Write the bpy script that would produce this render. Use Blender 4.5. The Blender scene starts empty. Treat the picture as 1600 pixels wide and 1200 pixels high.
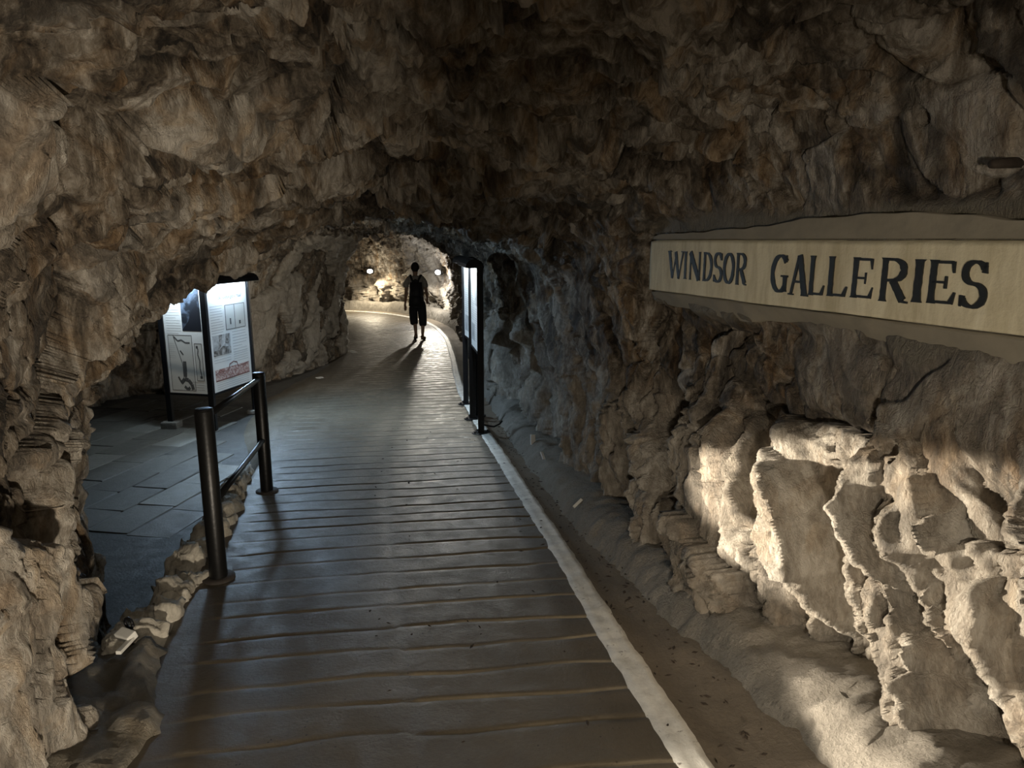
import bpy, bmesh, math, random
import numpy as np
from mathutils import Vector, Matrix
C = bpy.context.scene.collection
R = math.radians
rnd = random.Random(7)

# ------------------------------------------------------------------ camera, world, lights, exposure
CAMZ = 1.55
cam_d = bpy.data.cameras.new('camera'); cam = bpy.data.objects.new('camera', cam_d); C.objects.link(cam)
cam_d.sensor_width = 36.0; cam_d.lens = 36.0*1100/1600; cam_d.clip_start = 0.05
cam.location = (0, 0, CAMZ); cam.rotation_euler = (R(90)-math.atan(226/1100), 0, 0)
bpy.context.scene.camera = cam
w = bpy.data.worlds.new('world'); bpy.context.scene.world = w; w.use_nodes = True
w.node_tree.nodes['Background'].inputs[0].default_value = (1.0, 0.86, 0.68, 1)
w.node_tree.nodes['Background'].inputs[1].default_value = 0.012
vs = bpy.context.scene.view_settings
vs.view_transform = 'Standard'; vs.look = 'None'; vs.exposure = 0.0; vs.gamma = 1.0; vs.use_curve_mapping = False

def lamp(name, kind, loc, energy, color, target=None, **kw):
    d = bpy.data.lights.new(name, kind); d.energy = energy; d.color = color
    for k, v in kw.items(): setattr(d, k, v)
    o = bpy.data.objects.new(name, d); C.objects.link(o); o.location = loc
    if target is not None:
        o.rotation_euler = (Vector(target)-Vector(loc)).to_track_quat('-Z', 'Y').to_euler()
    return o
WARM = (1.0, 0.875, 0.70); COOL = (0.66, 0.85, 1.0)
fl = lamp('floodlight_by_the_edging', 'SPOT', (-1.58, 2.76, 0.02), 1750, WARM, (1.30, 1.75, 0.32), spot_size=R(19), spot_blend=0.22, shadow_soft_size=0.03)
fl.scale = (4.2, 1, 1); fl.rotation_euler.rotate_axis('Z', R(-7))
lamp('tunnel_lamp_left_wall', 'SPOT', (1.05, -1.2, 0.20), 860, WARM, (-2.3, 2.2, 1.0), spot_size=R(62), spot_blend=1.0, shadow_soft_size=0.06)
lamp('tunnel_lamp_behind', 'SPOT', (-0.7, -2.6, 1.00), 560, WARM, (1.65, 3.0, 0.55), spot_size=R(44), spot_blend=1.0, shadow_soft_size=0.10)
lamp('fill_light_overhead', 'SPOT', (0.30, -0.7, 2.15), 210, WARM, (0.05, 1.75, -0.10), spot_size=R(66), spot_blend=1.0, shadow_soft_size=0.08)  # added fill without a fixture, warms the ramp close to the camera
lamp('fill_light_rear', 'POINT', (0.5, -4.5, 0.7), 30, WARM, shadow_soft_size=0.2)  # added fill far behind the camera, lifts the general level
lamp('fill_light_pillar', 'SPOT', (-1.6, 8.1, 1.45), 150, (1.0, 0.87, 0.68), (-3.6, 11.6, 0.25), spot_size=R(74), spot_blend=0.8, shadow_soft_size=0.1)  # unseen spot added to brighten the pillar wall, no fixture
LAMP_L = (-4.68, 23.42, 0.53); LAMP_R = (-2.15, 20.85, 0.61)
lamp('tunnel_lamp_far_left', 'SPOT', (-4.60, 23.02, 0.52), 200, (1.0, 0.86, 0.62), (-4.1, 22.9, -1.2), spot_size=R(150), spot_blend=0.5, shadow_soft_size=0.05)
lamp('tunnel_lamp_far_right', 'SPOT', (-2.27, 20.5, 0.52), 120, (1.0, 0.93, 0.80), (-2.55, 20.4, -1.2), spot_size=R(168), spot_blend=0.3, shadow_soft_size=0.05)
lamp('tunnel_lamp_far_left_spill', 'POINT', (-4.52, 22.85, 0.50), 22, (1.0, 0.88, 0.66), shadow_soft_size=0.06)
lamp('tunnel_lamp_far_right_spill', 'POINT', (-2.30, 20.45, 0.55), 60, (0.98, 0.97, 0.95), shadow_soft_size=0.06)
lamp('tunnel_lamp_far_right_beam', 'SPOT', (-2.27, 20.4, 0.55), 340, (1.0, 0.92, 0.76), (-1.95, 13.0, -0.72), spot_size=R(52), spot_blend=0.8, shadow_soft_size=0.05)

# ------------------------------------------------------------------ helpers
def nodes_of(name):
    m = bpy.data.materials.new(name); m.use_nodes = True
    nt = m.node_tree; b = nt.nodes['Principled BSDF']
    return m, nt, b
def N(nt, t, **kw):
    n = nt.nodes.new(t)
    for k, v in kw.items():
        if k.startswith('i_'):
            key = k[2:]; key = int(key) if key.isdigit() else key.replace('_', ' ')
            n.inputs[key].default_value = v
        else: setattr(n, k, v)
    return n
def ramp(nt, src, stops):
    r = N(nt, 'ShaderNodeValToRGB'); e = r.color_ramp.elements
    while len(e) < len(stops): e.new(0.5)
    for el, (p, c) in zip(e, stops):
        el.position = p; el.color = (*c, 1) if len(c) == 3 else c
    nt.links.new(src, r.inputs[0]); return r.outputs[0]
def mix(nt, fac, a, b, mode='MIX'):
    n = N(nt, 'ShaderNodeMix', data_type='RGBA', blend_type=mode)
    for s, v in ((n.inputs[0], fac), (n.inputs[6], a), (n.inputs[7], b)):
        if hasattr(v, 'links'): nt.links.new(v, s)
        elif isinstance(v, (int, float)): s.default_value = v
        else: s.default_value = (*v, 1)
    return n.outputs[2]
def noise(nt, vec, scale, detail=6, rough=0.6, dist=0.0):
    n = N(nt, 'ShaderNodeTexNoise'); n.inputs['Scale'].default_value = scale; n.inputs['Detail'].default_value = detail
    n.inputs['Roughness'].default_value = rough; n.inputs['Distortion'].default_value = dist
    nt.links.new(vec, n.inputs['Vector']); return n.outputs['Fac']
def mathn(nt, op, a, b=0.0):
    n = N(nt, 'ShaderNodeMath', operation=op)
    for s, v in ((n.inputs[0], a), (n.inputs[1], b)):
        if hasattr(v, 'links'): nt.links.new(v, s)
        else: s.default_value = v
    return n.outputs[0]
def bump(nt, b, h, strength, dist):
    n = N(nt, 'ShaderNodeBump'); n.inputs['Strength'].default_value = strength; n.inputs['Distance'].default_value = dist
    nt.links.new(h, n.inputs['Height']); nt.links.new(n.outputs[0], b.inputs['Normal'])
def geo_pos(nt): return N(nt, 'ShaderNodeNewGeometry').outputs['Position']
def obj_pos(nt): return N(nt, 'ShaderNodeTexCoord').outputs['Object']
def simple(name, col, rough=0.6, metal=0.0, var=0.0, scale=20, bmp=0.0):
    m, nt, b = nodes_of(name)
    b.inputs['Base Color'].default_value = (*col, 1); b.inputs['Roughness'].default_value = rough; b.inputs['Metallic'].default_value = metal
    p = obj_pos(nt); f = noise(nt, p, scale, 5)
    if var: nt.links.new(mix(nt, f, tuple(c*(1-var) for c in col), tuple(min(1, c*(1+var)) for c in col)), b.inputs['Base Color'])
    if bmp: bump(nt, b, f, bmp, 0.01)
    return m
def emit(name, col, s):
    m, nt, b = nodes_of(name)
    b.inputs['Base Color'].default_value = (*col, 1); b.inputs['Emission Color'].default_value = (*col, 1); b.inputs['Emission Strength'].default_value = s
    return m

def link(name, me, mat=None, parent=None, loc=None):
    o = bpy.data.objects.new(name, me); C.objects.link(o)
    if mat: me.materials.append(mat)
    if parent: o.parent = parent
    if loc: o.location = loc
    return o
def obj(name, bm, mat, parent=None, loc=None, smooth=False):
    bmesh.ops.recalc_face_normals(bm, faces=bm.faces[:])
    me = bpy.data.meshes.new(name); bm.to_mesh(me); bm.free()
    if smooth: me.shade_smooth()
    return link(name, me, mat, parent, loc)
def tag(o, label=None, cat=None, group=None, kind=None):
    for k, v in (('label', label), ('category', cat), ('group', group), ('kind', kind)):
        if v: o[k] = v
    return o
def empty(name, loc, rz=0):
    o = bpy.data.objects.new(name, None); C.objects.link(o); o.location = loc; o.rotation_euler = (0, 0, rz); o.empty_display_size = .1
    return o
def add_box(bm, c, s, rot=None):
    M = Matrix.Translation(c) @ (rot.to_4x4() if rot else Matrix()) @ Matrix.Diagonal((*s, 1))
    return bmesh.ops.create_cube(bm, size=1, matrix=M)['verts']
def bev(bm, w=0.004, seg=2):
    bmesh.ops.bevel(bm, geom=[e for e in bm.edges], offset=w, segments=seg, affect='EDGES', profile=0.7)
def add_tube(bm, pts, r, n=12, cap=True):
    pts = [Vector(p) for p in pts]; rings = []
    rr = r if isinstance(r, (list, tuple)) else [r]*len(pts)
    for i, p in enumerate(pts):
        t = (pts[min(i+1, len(pts)-1)]-pts[max(i-1, 0)]).normalized()
        a = t.orthogonal() if abs(t.z) > .9 else t.cross(Vector((0, 0, 1)))
        a.normalize(); b = t.cross(a)
        rings.append([bm.verts.new(p+(a*math.cos(k*2*math.pi/n)+b*math.sin(k*2*math.pi/n))*rr[i]) for k in range(n)])
    for A, B in zip(rings, rings[1:]):
        for k in range(n): bm.faces.new((A[k], A[(k+1) % n], B[(k+1) % n], B[k]))
    if cap: bm.faces.new(rings[0][::-1]); bm.faces.new(rings[-1])
def grid_mesh(name, P, mat=None, tint=None, kind='structure', flip=False, smooth=True):
    nr, nc = P.shape[:2]
    me = bpy.data.meshes.new(name)
    idx = np.arange(nr*nc).reshape(nr, nc)
    a, b, c, d = idx[:-1, :-1], idx[:-1, 1:], idx[1:, 1:], idx[1:, :-1]
    q = np.stack((a, d, c, b) if flip else (a, b, c, d), -1).reshape(-1)
    nq = len(q)//4
    me.vertices.add(nr*nc); me.vertices.foreach_set('co', P.astype(np.float32).ravel())
    me.loops.add(nq*4); me.loops.foreach_set('vertex_index', q.astype(np.int32))
    me.polygons.add(nq); me.polygons.foreach_set('loop_start', np.arange(0, nq*4, 4, dtype=np.int32)); me.polygons.foreach_set('loop_total', np.full(nq, 4, np.int32))
    me.update(calc_edges=True)
    if tint is not None:
        at = me.color_attributes.new('rock', 'FLOAT_COLOR', 'POINT'); at.data.foreach_set('color', tint.astype(np.float32).ravel())
    if smooth: me.shade_smooth()
    o = link(name, me, mat)
    if kind: o['kind'] = kind
    return o

# ------------------------------------------------------------------ lattice noise in numpy
rs = np.random.RandomState(11)
T = rs.rand(64, 64, 64).astype(np.float32)
def vnoise(p):
    i = np.floor(p).astype(np.int32); f = (p-i).astype(np.float32); f = f*f*(3-2*f)
    i &= 63; j = (i+1) & 63
    x0, y0, z0 = i[..., 0], i[..., 1], i[..., 2]; x1, y1, z1 = j[..., 0], j[..., 1], j[..., 2]
    fx, fy, fz = f[..., 0], f[..., 1], f[..., 2]
    a = T[x0, y0, z0]*(1-fx)+T[x1, y0, z0]*fx; b = T[x0, y1, z0]*(1-fx)+T[x1, y1, z0]*fx
    c = T[x0, y0, z1]*(1-fx)+T[x1, y0, z1]*fx; d = T[x0, y1, z1]*(1-fx)+T[x1, y1, z1]*fx
    return ((a*(1-fy)+b*fy)*(1-fz)+(c*(1-fy)+d*fy)*fz)*2-1
def fbm(p, scale, octv=4, gain=0.5, seed=0.0):
    s = 0; a = 1.0; q = p*scale+seed
    for k in range(octv):
        s = s+a*vnoise(q); a *= gain; q = q*2.03+17.3
    return s
JT = (rs.rand(32, 32, 32, 3)*0.8+0.1).astype(np.float32)
NT = rs.randn(32, 32, 32, 3).astype(np.float32); NT /= np.linalg.norm(NT, axis=-1, keepdims=True)
OT = rs.rand(32, 32, 32).astype(np.float32)
def worley(p, full=True):
    """returns facet height, crack distance F2-F1, random id of the nearest cell"""
    sh = p.shape[:-1]; p = p.reshape(-1, 3).astype(np.float32)
    base = np.floor(p if full else p-0.5).astype(np.int32)
    f1 = np.full(len(p), 9, np.float32); f2 = f1.copy(); tilt = np.zeros(len(p), np.float32); off = tilt.copy()
    rng = (-1, 0, 1) if full else (0, 1)
    for dx in rng:
        for dy in rng:
            for dz in rng:
                c = base+np.array((dx, dy, dz), np.int32); k = c & 31
                dv = p-(c+JT[k[:, 0], k[:, 1], k[:, 2]])
                d = np.sqrt((dv*dv).sum(1))
                near = d < f1
                f2 = np.where(near, f1, np.minimum(f2, d)); f1 = np.where(near, d, f1)
                kk = k[near]
                tilt[near] = (dv[near]*NT[kk[:, 0], kk[:, 1], kk[:, 2]]).sum(1); off[near] = OT[kk[:, 0], kk[:, 1], kk[:, 2]]
    return tilt.reshape(sh), (f2-f1).reshape(sh), off.reshape(sh)
def sstep(a, b, x):
    t = np.clip((x-a)/(b-a), 0, 1); return t*t*(3-2*t)

# ------------------------------------------------------------------ ground height along the tunnel
HY = [-6, -3, 0, 2, 3.55, 5.25, 7.35, 9, 12, 16, 30]; HH = [1.2, 1.33, 1.55, 1.69, 1.81, 1.94, 2.07, 2.15, 2.24, 2.3, 2.3]
def zp(y): return CAMZ-np.interp(y, HY, HH)
ZCH = -0.65                                                        # floor of the side chamber

# ------------------------------------------------------------------ materials
def rock_material():
    m, nt, b = nodes_of('limestone')
    p = geo_pos(nt)
    at = N(nt, 'ShaderNodeAttribute', attribute_name='rock')
    sep = N(nt, 'ShaderNodeSeparateColor'); nt.links.new(at.outputs['Color'], sep.inputs[0])
    mp = N(nt, 'ShaderNodeMapping'); mp.inputs['Rotation'].default_value = (R(35), R(12), 0); mp.inputs['Scale'].default_value = (1.6, 1.6, 0.55)
    nt.links.new(p, mp.inputs[0]); ps = mp.outputs[0]
    big = noise(nt, p, 1.3, 4, 0.55, 0.6); mid = noise(nt, ps, 4.5, 8, 0.68, 1.1); fine = noise(nt, ps, 22, 8, 0.7, 0.6)
    t = mathn(nt, 'ADD', mathn(nt, 'MULTIPLY', mid, 0.62), mathn(nt, 'ADD', mathn(nt, 'MULTIPLY', sep.outputs[0], 0.22), mathn(nt, 'MULTIPLY', fine, 0.26)))
    col = ramp(nt, t, [(0.42, (0.020, 0.016, 0.012)), (0.48, (0.085, 0.066, 0.047)), (0.54, (0.190, 0.155, 0.115)), (0.60, (0.33, 0.292, 0.240)), (0.67, (0.56, 0.51, 0.44))])
    och = ramp(nt, noise(nt, ps, 2.3, 5, 0.6, 1.4), [(0.50, (0, 0, 0)), (0.64, (1, 1, 1))])
    col = mix(nt, mathn(nt, 'MULTIPLY', och, 0.80), col, ramp(nt, t, [(0.42, (0.035, 0.019, 0.008)), (0.54, (0.185, 0.112, 0.052)), (0.68, (0.46, 0.33, 0.19))]))
    blk = ramp(nt, noise(nt, ps, 1.9, 6, 0.62, 0.9), [(0.36, (1, 1, 1)), (0.46, (0, 0, 0))])
    col = mix(nt, mathn(nt, 'MULTIPLY', blk, 0.75), col, (0.035, 0.030, 0.025))
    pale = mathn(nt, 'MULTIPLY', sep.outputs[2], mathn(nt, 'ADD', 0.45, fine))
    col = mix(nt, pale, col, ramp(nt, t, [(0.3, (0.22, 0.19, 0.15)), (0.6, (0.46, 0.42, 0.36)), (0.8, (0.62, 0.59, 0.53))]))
    plast = ramp(nt, noise(nt, p, 6, 6, 0.65, 0.4), [(0.3, (0.155, 0.135, 0.10)), (0.7, (0.25, 0.225, 0.175))])
    col = mix(nt, sep.outputs[1], col, plast)
    nt.links.new(col, b.inputs['Base Color'])
    rg = ramp(nt, mid, [(0.3, (0.55,)*3), (0.7, (0.9,)*3)]); nt.links.new(rg, b.inputs['Roughness'])
    b.inputs['Specular IOR Level'].default_value = 0.35
    h = mathn(nt, 'ADD', mathn(nt, 'MULTIPLY', noise(nt, ps, 30, 10, 0.72, 0.8), 1.0), mathn(nt, 'MULTIPLY', noise(nt, p, 110, 6, 0.7), 0.35))
    vc = N(nt, 'ShaderNodeTexVoronoi', feature='DISTANCE_TO_EDGE'); vc.inputs['Scale'].default_value = 16
    vw = N(nt, 'ShaderNodeVectorMath', operation='ADD'); wn = N(nt, 'ShaderNodeTexNoise'); wn.inputs['Scale'].default_value = 7; wn.inputs['Detail'].default_value = 5; nt.links.new(p, wn.inputs['Vector'])
    ws = N(nt, 'ShaderNodeVectorMath', operation='SCALE'); ws.inputs['Scale'].default_value = 0.22; nt.links.new(wn.outputs['Color'], ws.inputs[0])
    nt.links.new(ps, vw.inputs[0]); nt.links.new(ws.outputs[0], vw.inputs[1]); nt.links.new(vw.outputs[0], vc.inputs['Vector'])
    crk = ramp(nt, vc.outputs['Distance'], [(0.0, (0, 0, 0)), (0.09, (1, 1, 1))])
    h = mathn(nt, 'ADD', h, mathn(nt, 'MULTIPLY', crk, 0.10))
    bump(nt, b, h, 0.95, 0.036)
    return m
ROCK = rock_material()

def path_material(name, dark, light, rough=(0.38, 0.62), specks=True, spec=0.45, groove_tone=False, bs=(0.45, 0.008)):
    m, nt, b = nodes_of(name); p = geo_pos(nt)
    a = noise(nt, p, 1.6, 6, 0.6, 0.4); f = noise(nt, p, 60, 6, 0.7); mott = noise(nt, p, 9, 7, 0.65, 0.5)
    t = mathn(nt, 'ADD', mathn(nt, 'MULTIPLY', a, 0.5), mathn(nt, 'ADD', mathn(nt, 'MULTIPLY', f, 0.25), mathn(nt, 'MULTIPLY', mott, 0.25)))
    col = ramp(nt, t, [(0.34, dark), (0.64, light)])
    if specks:
        v = N(nt, 'ShaderNodeTexVoronoi'); v.inputs['Scale'].default_value = 30; nt.links.new(p, v.inputs['Vector'])
        sp = ramp(nt, v.outputs['Distance'], [(0.07, (1, 1, 1)), (0.14, (0, 0, 0))])
        gate = ramp(nt, noise(nt, p, 11, 3), [(0.52, (0, 0, 0)), (0.60, (1, 1, 1))])
        col = mix(nt, mathn(nt, 'MULTIPLY', sp, gate), col, (0.012, 0.010, 0.008))
    if groove_tone:
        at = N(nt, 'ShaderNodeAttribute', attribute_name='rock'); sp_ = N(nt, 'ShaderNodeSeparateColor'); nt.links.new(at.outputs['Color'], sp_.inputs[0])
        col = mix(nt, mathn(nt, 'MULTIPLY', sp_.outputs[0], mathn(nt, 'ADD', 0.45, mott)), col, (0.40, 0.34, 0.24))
    nt.links.new(col, b.inputs['Base Color'])
    nt.links.new(ramp(nt, mott, [(0.35, (rough[0],)*3), (0.65, (rough[1],)*3)]), b.inputs['Roughness'])
    b.inputs['Specular IOR Level'].default_value = spec
    bump(nt, b, mathn(nt, 'ADD', f, mathn(nt, 'MULTIPLY', mott, 0.8)), *bs)
    return m
PATH = path_material('ramp_concrete', (0.066, 0.054, 0.038), (0.128, 0.106, 0.076), groove_tone=True)
SLABM = [path_material('slab_%s' % n, d, l, (0.45, 0.7), False) for n, d, l in (('grey', (0.075, 0.070, 0.058), (0.15, 0.140, 0.118)), ('dark', (0.060, 0.055, 0.045), (0.125, 0.115, 0.095)), ('pale', (0.13, 0.124, 0.105), (0.25, 0.238, 0.205)))]
GUT = path_material('gutter_sand', (0.13, 0.108, 0.082), (0.235, 0.198, 0.152), (0.75, 0.95), False, 0.2, False, (0.6, 0.015))
CHAMB = path_material('chamber_floor', (0.030, 0.028, 0.025), (0.066, 0.062, 0.054), (0.5, 0.75), False)
KERB_D = path_material('apron_concrete', (0.13, 0.118, 0.095), (0.24, 0.218, 0.178), (0.8, 0.95), False, 0.2)
KERB = path_material('kerb_cement', (0.17, 0.155, 0.130), (0.36, 0.33, 0.285), (0.8, 0.95), False, 0.2, False, (0.9, 0.03))
def worn_paint():
    m, nt, b = nodes_of('worn_white_paint'); p = geo_pos(nt)
    wear = noise(nt, p, 26, 8, 0.75, 0.6); br = noise(nt, p, 2.2, 3)
    k = ramp(nt, mathn(nt, 'ADD', wear, mathn(nt, 'MULTIPLY', br, 0.35)), [(0.50, (1, 1, 1)), (0.58, (0, 0, 0))])
    dirt = ramp(nt, noise(nt, p, 9, 6, 0.7), [(0.3, (0.50, 0.48, 0.43)), (0.7, (0.82, 0.80, 0.74))])
    nt.links.new(mix(nt, k, dirt, (0.20, 0.18, 0.15)), b.inputs['Base Color']); b.inputs['Roughness'].default_value = 0.6
    bump(nt, b, wear, 0.5, 0.008); return m
PAINT = worn_paint()
BLACK = simple('black_paint', (0.006, 0.006, 0.007), 0.45, 0.0, 0.3, 30, 0.08); BLACK.node_tree.nodes['Principled BSDF'].inputs['Specular IOR Level'].default_value = 0.25
STEEL = simple('worn_black_steel', (0.007, 0.007, 0.007), 0.36, 0.0, 0.4, 60, 0.1); STEEL.node_tree.nodes['Principled BSDF'].inputs['Specular IOR Level'].default_value = 0.3

# ------------------------------------------------------------------ tunnel shell: a loft of key profiles, then carved
# each profile: left foot, left wall (3), left haunch, crown (3), right haunch, right wall (3), right foot; x, y, z below / above eye level
KP = [
 [(-.9,-6,-1.5),(-1.0,-6,-.8),(-1.1,-6,-.3),(-1.1,-6,.2),(-.9,-6,.75),(-.4,-6,1.1),(.4,-6,1.15),(1.2,-6,1.1),(1.9,-6,.8),(2.4,-6,.35),(2.45,-6,-.2),(2.4,-6,-.8),(2.4,-6,-1.5)],
 [(-1.1,0,-1.85),(-1.25,0,-1.0),(-1.42,0,-.5),(-1.45,0,0),(-1.2,0,.55),(-.6,0,.86),(.1,0,.95),(.8,0,.88),(1.5,0,.65),(2.02,0,.2),(2.0,0,-.36),(1.75,0,-.95),(1.66,0,-1.8)],
 [(-1.36,2,-1.95),(-1.45,2,-1.1),(-1.53,2,-.6),(-1.5,2,0),(-1.25,2,.5),(-.7,2,.82),(0,2,.90),(.72,2,.84),(1.28,2,.58),(1.56,2,.12),(1.54,2,-.34),(1.38,2,-.95),(1.30,2,-1.95)],
 [(-2.05,3.3,-2.3),(-2.12,3.3,-1.1),(-2.02,3.3,-.6),(-1.78,3.3,-.1),(-1.38,3.3,.28),(-.8,3.3,.50),(-.1,3.3,.58),(.5,3.3,.54),(.95,3.3,.34),(1.18,3.3,.06),(1.17,3.3,-.34),(.95,3.3,-1.0),(.84,3.3,-2.1)],
 [(-2.55,4.0,-2.5),(-2.46,4.0,-1.3),(-2.30,4.05,-.82),(-2.13,4.15,-.49),(-1.86,4.5,-.22),(-1.39,4.9,.06),(-.81,5.1,.10),(-.28,5.2,.10),(.22,5.0,.0),(.66,4.8,-.12),(.70,4.8,-.5),(.62,4.8,-1.2),(.60,4.8,-2.3)],
 [(-5.2,4.3,-2.5),(-5.3,4.3,-1.3),(-5.2,4.3,-.7),(-4.6,4.4,-.15),(-3.3,4.7,.15),(-1.9,5.2,.22),(-.9,5.5,.24),(-.3,5.6,.22),(.15,5.6,.08),(.48,5.6,-.2),(.50,5.6,-.6),(.46,5.6,-1.2),(.45,5.6,-2.4)],
 [(-5.7,8,-2.5),(-5.75,8,-1.3),(-5.6,8,-.7),(-4.9,8,-.1),(-3.5,8,.25),(-2.2,8,.35),(-1.3,8,.36),(-.7,8,.28),(-.2,8,.05),(.08,8,-.3),(.14,8,-.7),(.13,8,-1.3),(.10,8,-2.45)],
 [(-5.7,9.8,-2.5),(-5.7,9.9,-1.3),(-5.6,9.9,-.7),(-5,9.9,-.1),(-3.6,9.9,.25),(-2.4,9.7,.35),(-1.6,9.6,.35),(-1.0,9.5,.25),(-.5,9.4,.05),(-.22,9.3,-.3),(-.12,9.3,-.7),(-.12,9.3,-1.3),(-.12,9.3,-2.5)],
 [(-4.0,10.5,-2.5),(-4.0,10.6,-1.4),(-3.95,10.6,-.9),(-3.9,10.7,-.4),(-3.5,10.8,.0),(-2.7,10.9,.14),(-2,11,.2),(-1.35,11,.12),(-.8,11,-.05),(-.5,11,-.4),(-.32,11,-.8),(-.28,11,-1.4),(-.28,11,-2.55)],
 [(-3.45,13.2,-2.6),(-3.5,13.3,-1.4),(-3.5,13.3,-.9),(-3.42,13.3,-.5),(-3.2,13.5,.02),(-2.8,13.5,.16),(-2.3,13.6,.22),(-1.75,13.6,.15),(-1.25,13.6,-.1),(-.95,13.6,-.45),(-.78,13.6,-.9),(-.72,13.6,-1.5),(-.7,13.6,-2.6)],
 [(-3.45,14.6,-2.6),(-3.38,14.6,-1.4),(-3.36,14.6,-.9),(-3.32,14.6,-.5),(-3.12,14.7,.0),(-2.8,14.9,.14),(-2.4,15,.24),(-1.95,15.2,.15),(-1.45,15.4,-.1),(-1.15,15.6,-.5),(-1.0,15.6,-.9),(-.95,15.6,-1.5),(-.95,15.6,-2.6)],
 [(-4.1,15.3,-2.6),(-4.0,15.3,-1.4),(-4.0,15.3,-.9),(-3.9,15.4,-.5),(-3.4,15.8,.15),(-2.9,16.4,.45),(-2.5,17,.5),(-2.1,17.5,.4),(-1.75,17.8,.1),(-1.45,18,-.5),(-1.35,18.2,-.9),(-1.3,18.2,-1.5),(-1.3,18.2,-2.65)],
 [(-5.6,16.0,-2.6),(-5.5,16.1,-1.4),(-5.5,16.1,-.9),(-5.4,16.2,-.5),(-5,17,.2),(-4.3,18,.5),(-3.5,19,.6),(-2.8,20,.5),(-2.3,20.8,.2),(-2.05,21.3,-.5),(-1.95,21.5,-.9),(-1.9,21.5,-1.5),(-1.9,21.5,-2.65)],
 [(-7.6,16.5,-2.6),(-7.5,16.6,-1.4),(-7.5,16.6,-.9),(-7.5,16.6,-.5),(-7.2,17.5,.2),(-6.5,19,.5),(-5.8,20.5,.6),(-5.2,22,.5),(-4.8,23.2,.2),(-4.6,23.6,-.5),(-4.5,23.75,-.9),(-4.5,23.8,-1.5),(-4.4,23.9,-2.65)],
 [(-11,16.8,-2.6),(-11,16.9,-1.4),(-11,16.9,-.9),(-11,17,-.5),(-10.7,17.7,.2),(-10.2,19,.5),(-9.8,20.5,.6),(-9.4,22,.5),(-9.1,23.6,.2),(-9,24.2,-.5),(-9,24.4,-.9),(-9,24.5,-1.5),(-9,24.5,-2.65)],
]
for i_, j_, v_ in ((2, 8, (1.50, 2, .64)), (2, 7, (.92, 2, .96)), (3, 8, (1.12, 3.3, .42)), (3, 7, (.62, 3.3, .66)), (1, 8, (1.9, 0, .78)), (1, 7, (1.1, 0, 1.0)), (4, 8, (.36, 5.0, .06))): KP[i_][j_] = v_
KP = np.array(KP, np.float32); KP[..., 2] += CAMZ
KP[3, :3, 0] -= 0.10; KP[4, :3, 0] -= 0.12; KP[2, :3, 0] -= 0.05; KP[1:6, 11:, 0] += 0.10; KP[1:5, 10, 0] += 0.03
KP[4, 3:5, 2] -= 0.06; KP[4, 5:8, 2] += 0.03; KP[5:10, 5:8, 2] += 0.05
CSEG = [60, 55, 55, 55, 65, 65, 60, 60, 60, 60, 80, 90]
RSEG = [50, 130, 190, 170, 60, 90, 75, 95, 85, 45, 70, 85, 80, 30]
cols = np.concatenate([np.full(n, i)+np.arange(n)/n for i, n in enumerate(CSEG)]+[[12.0]])
rows = np.concatenate([np.full(n, i)+np.arange(n)/n for i, n in enumerate(RSEG)]+[[14.0]])
rows = np.where(rows < 1, 1-(1-rows)**0.6, rows)
def lerp(A, t, axis):
    i = np.clip(np.floor(t).astype(int), 0, A.shape[axis]-2); f = (t-i)
    a = np.take(A, i, axis); b = np.take(A, i+1, axis)
    sh = [1]*A.ndim; sh[axis] = -1; f = f.reshape(sh)
    return a*(1-f)+b*f
P = lerp(lerp(KP, cols, 1), rows, 0).astype(np.float32)
def boxf(P, n, axis):
    pad = [(0, 0)]*P.ndim; pad[axis] = (n, n)
    Q = np.cumsum(np.pad(P, pad, mode='edge').astype(np.float64), axis); L = P.shape[axis]; k = 2*n
    hi = np.take(Q, np.arange(k, k+L), axis); lo = np.take(Q, np.arange(0, L), axis)
    return ((hi-lo)/k).astype(np.float32)
for k in range(2): P = boxf(P, 16, 1)
for k in range(2): P = boxf(P, 9, 0)
def normals(P):
    n = np.cross(np.gradient(P, axis=0), np.gradient(P, axis=1)); return n/np.maximum(np.linalg.norm(n, axis=-1, keepdims=True), 1e-9)
NB = boxf(boxf(boxf(boxf(normals(P), 16, 0), 14, 1), 12, 0), 10, 1); NB /= np.maximum(np.linalg.norm(NB, axis=-1, keepdims=True), 1e-6)
base = P.copy()
colg = np.broadcast_to(cols[None, :], P.shape[:2]); rowg = np.broadcast_to(rows[:, None], P.shape[:2])
# the beds of the rock dip away from the viewer: features are drawn out along E
E_ = np.array((-.12, .5, .86), np.float32); E_ /= np.linalg.norm(E_)
def strat(p, k):
    d = (p@E_)[..., None]; return p-d*E_*(1-k)
warp = np.stack([fbm(base, 1.7, 3, seed=s) for s in (3.1, 9.7, 21.3)], -1)*0.16
Q = strat(base+warp, 0.55)
t1, c1, o1 = worley(Q/0.52); t2, c2, o2 = worley(Q/0.21+5.3); 
t3, c3, o3 = worley(strat(base+warp*0.6, 0.45)/0.085+2.7)
leftn = sstep(6.4, 4.6, colg); rightn = sstep(7.6, 8.6, colg); ceiln = 1-np.maximum(leftn, rightn)
disp = 0.10*(o1-0.5)+0.13*t1+0.055*(o2-0.5)+0.060*t2+0.022*(o3-0.5)+0.032*t3-0.006*np.exp(-c3/0.1)
disp -= 0.055*np.exp(-c1/0.07)+0.022*np.exp(-c2/0.08)
disp += 0.05*fbm(Q, 2.1, 4, 0.55, 4.4)+0.010*fbm(Q, 14, 4, 0.6, 8.1)
disp += ceiln*(0.05*(o1-0.5)+0.06*t1)
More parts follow.
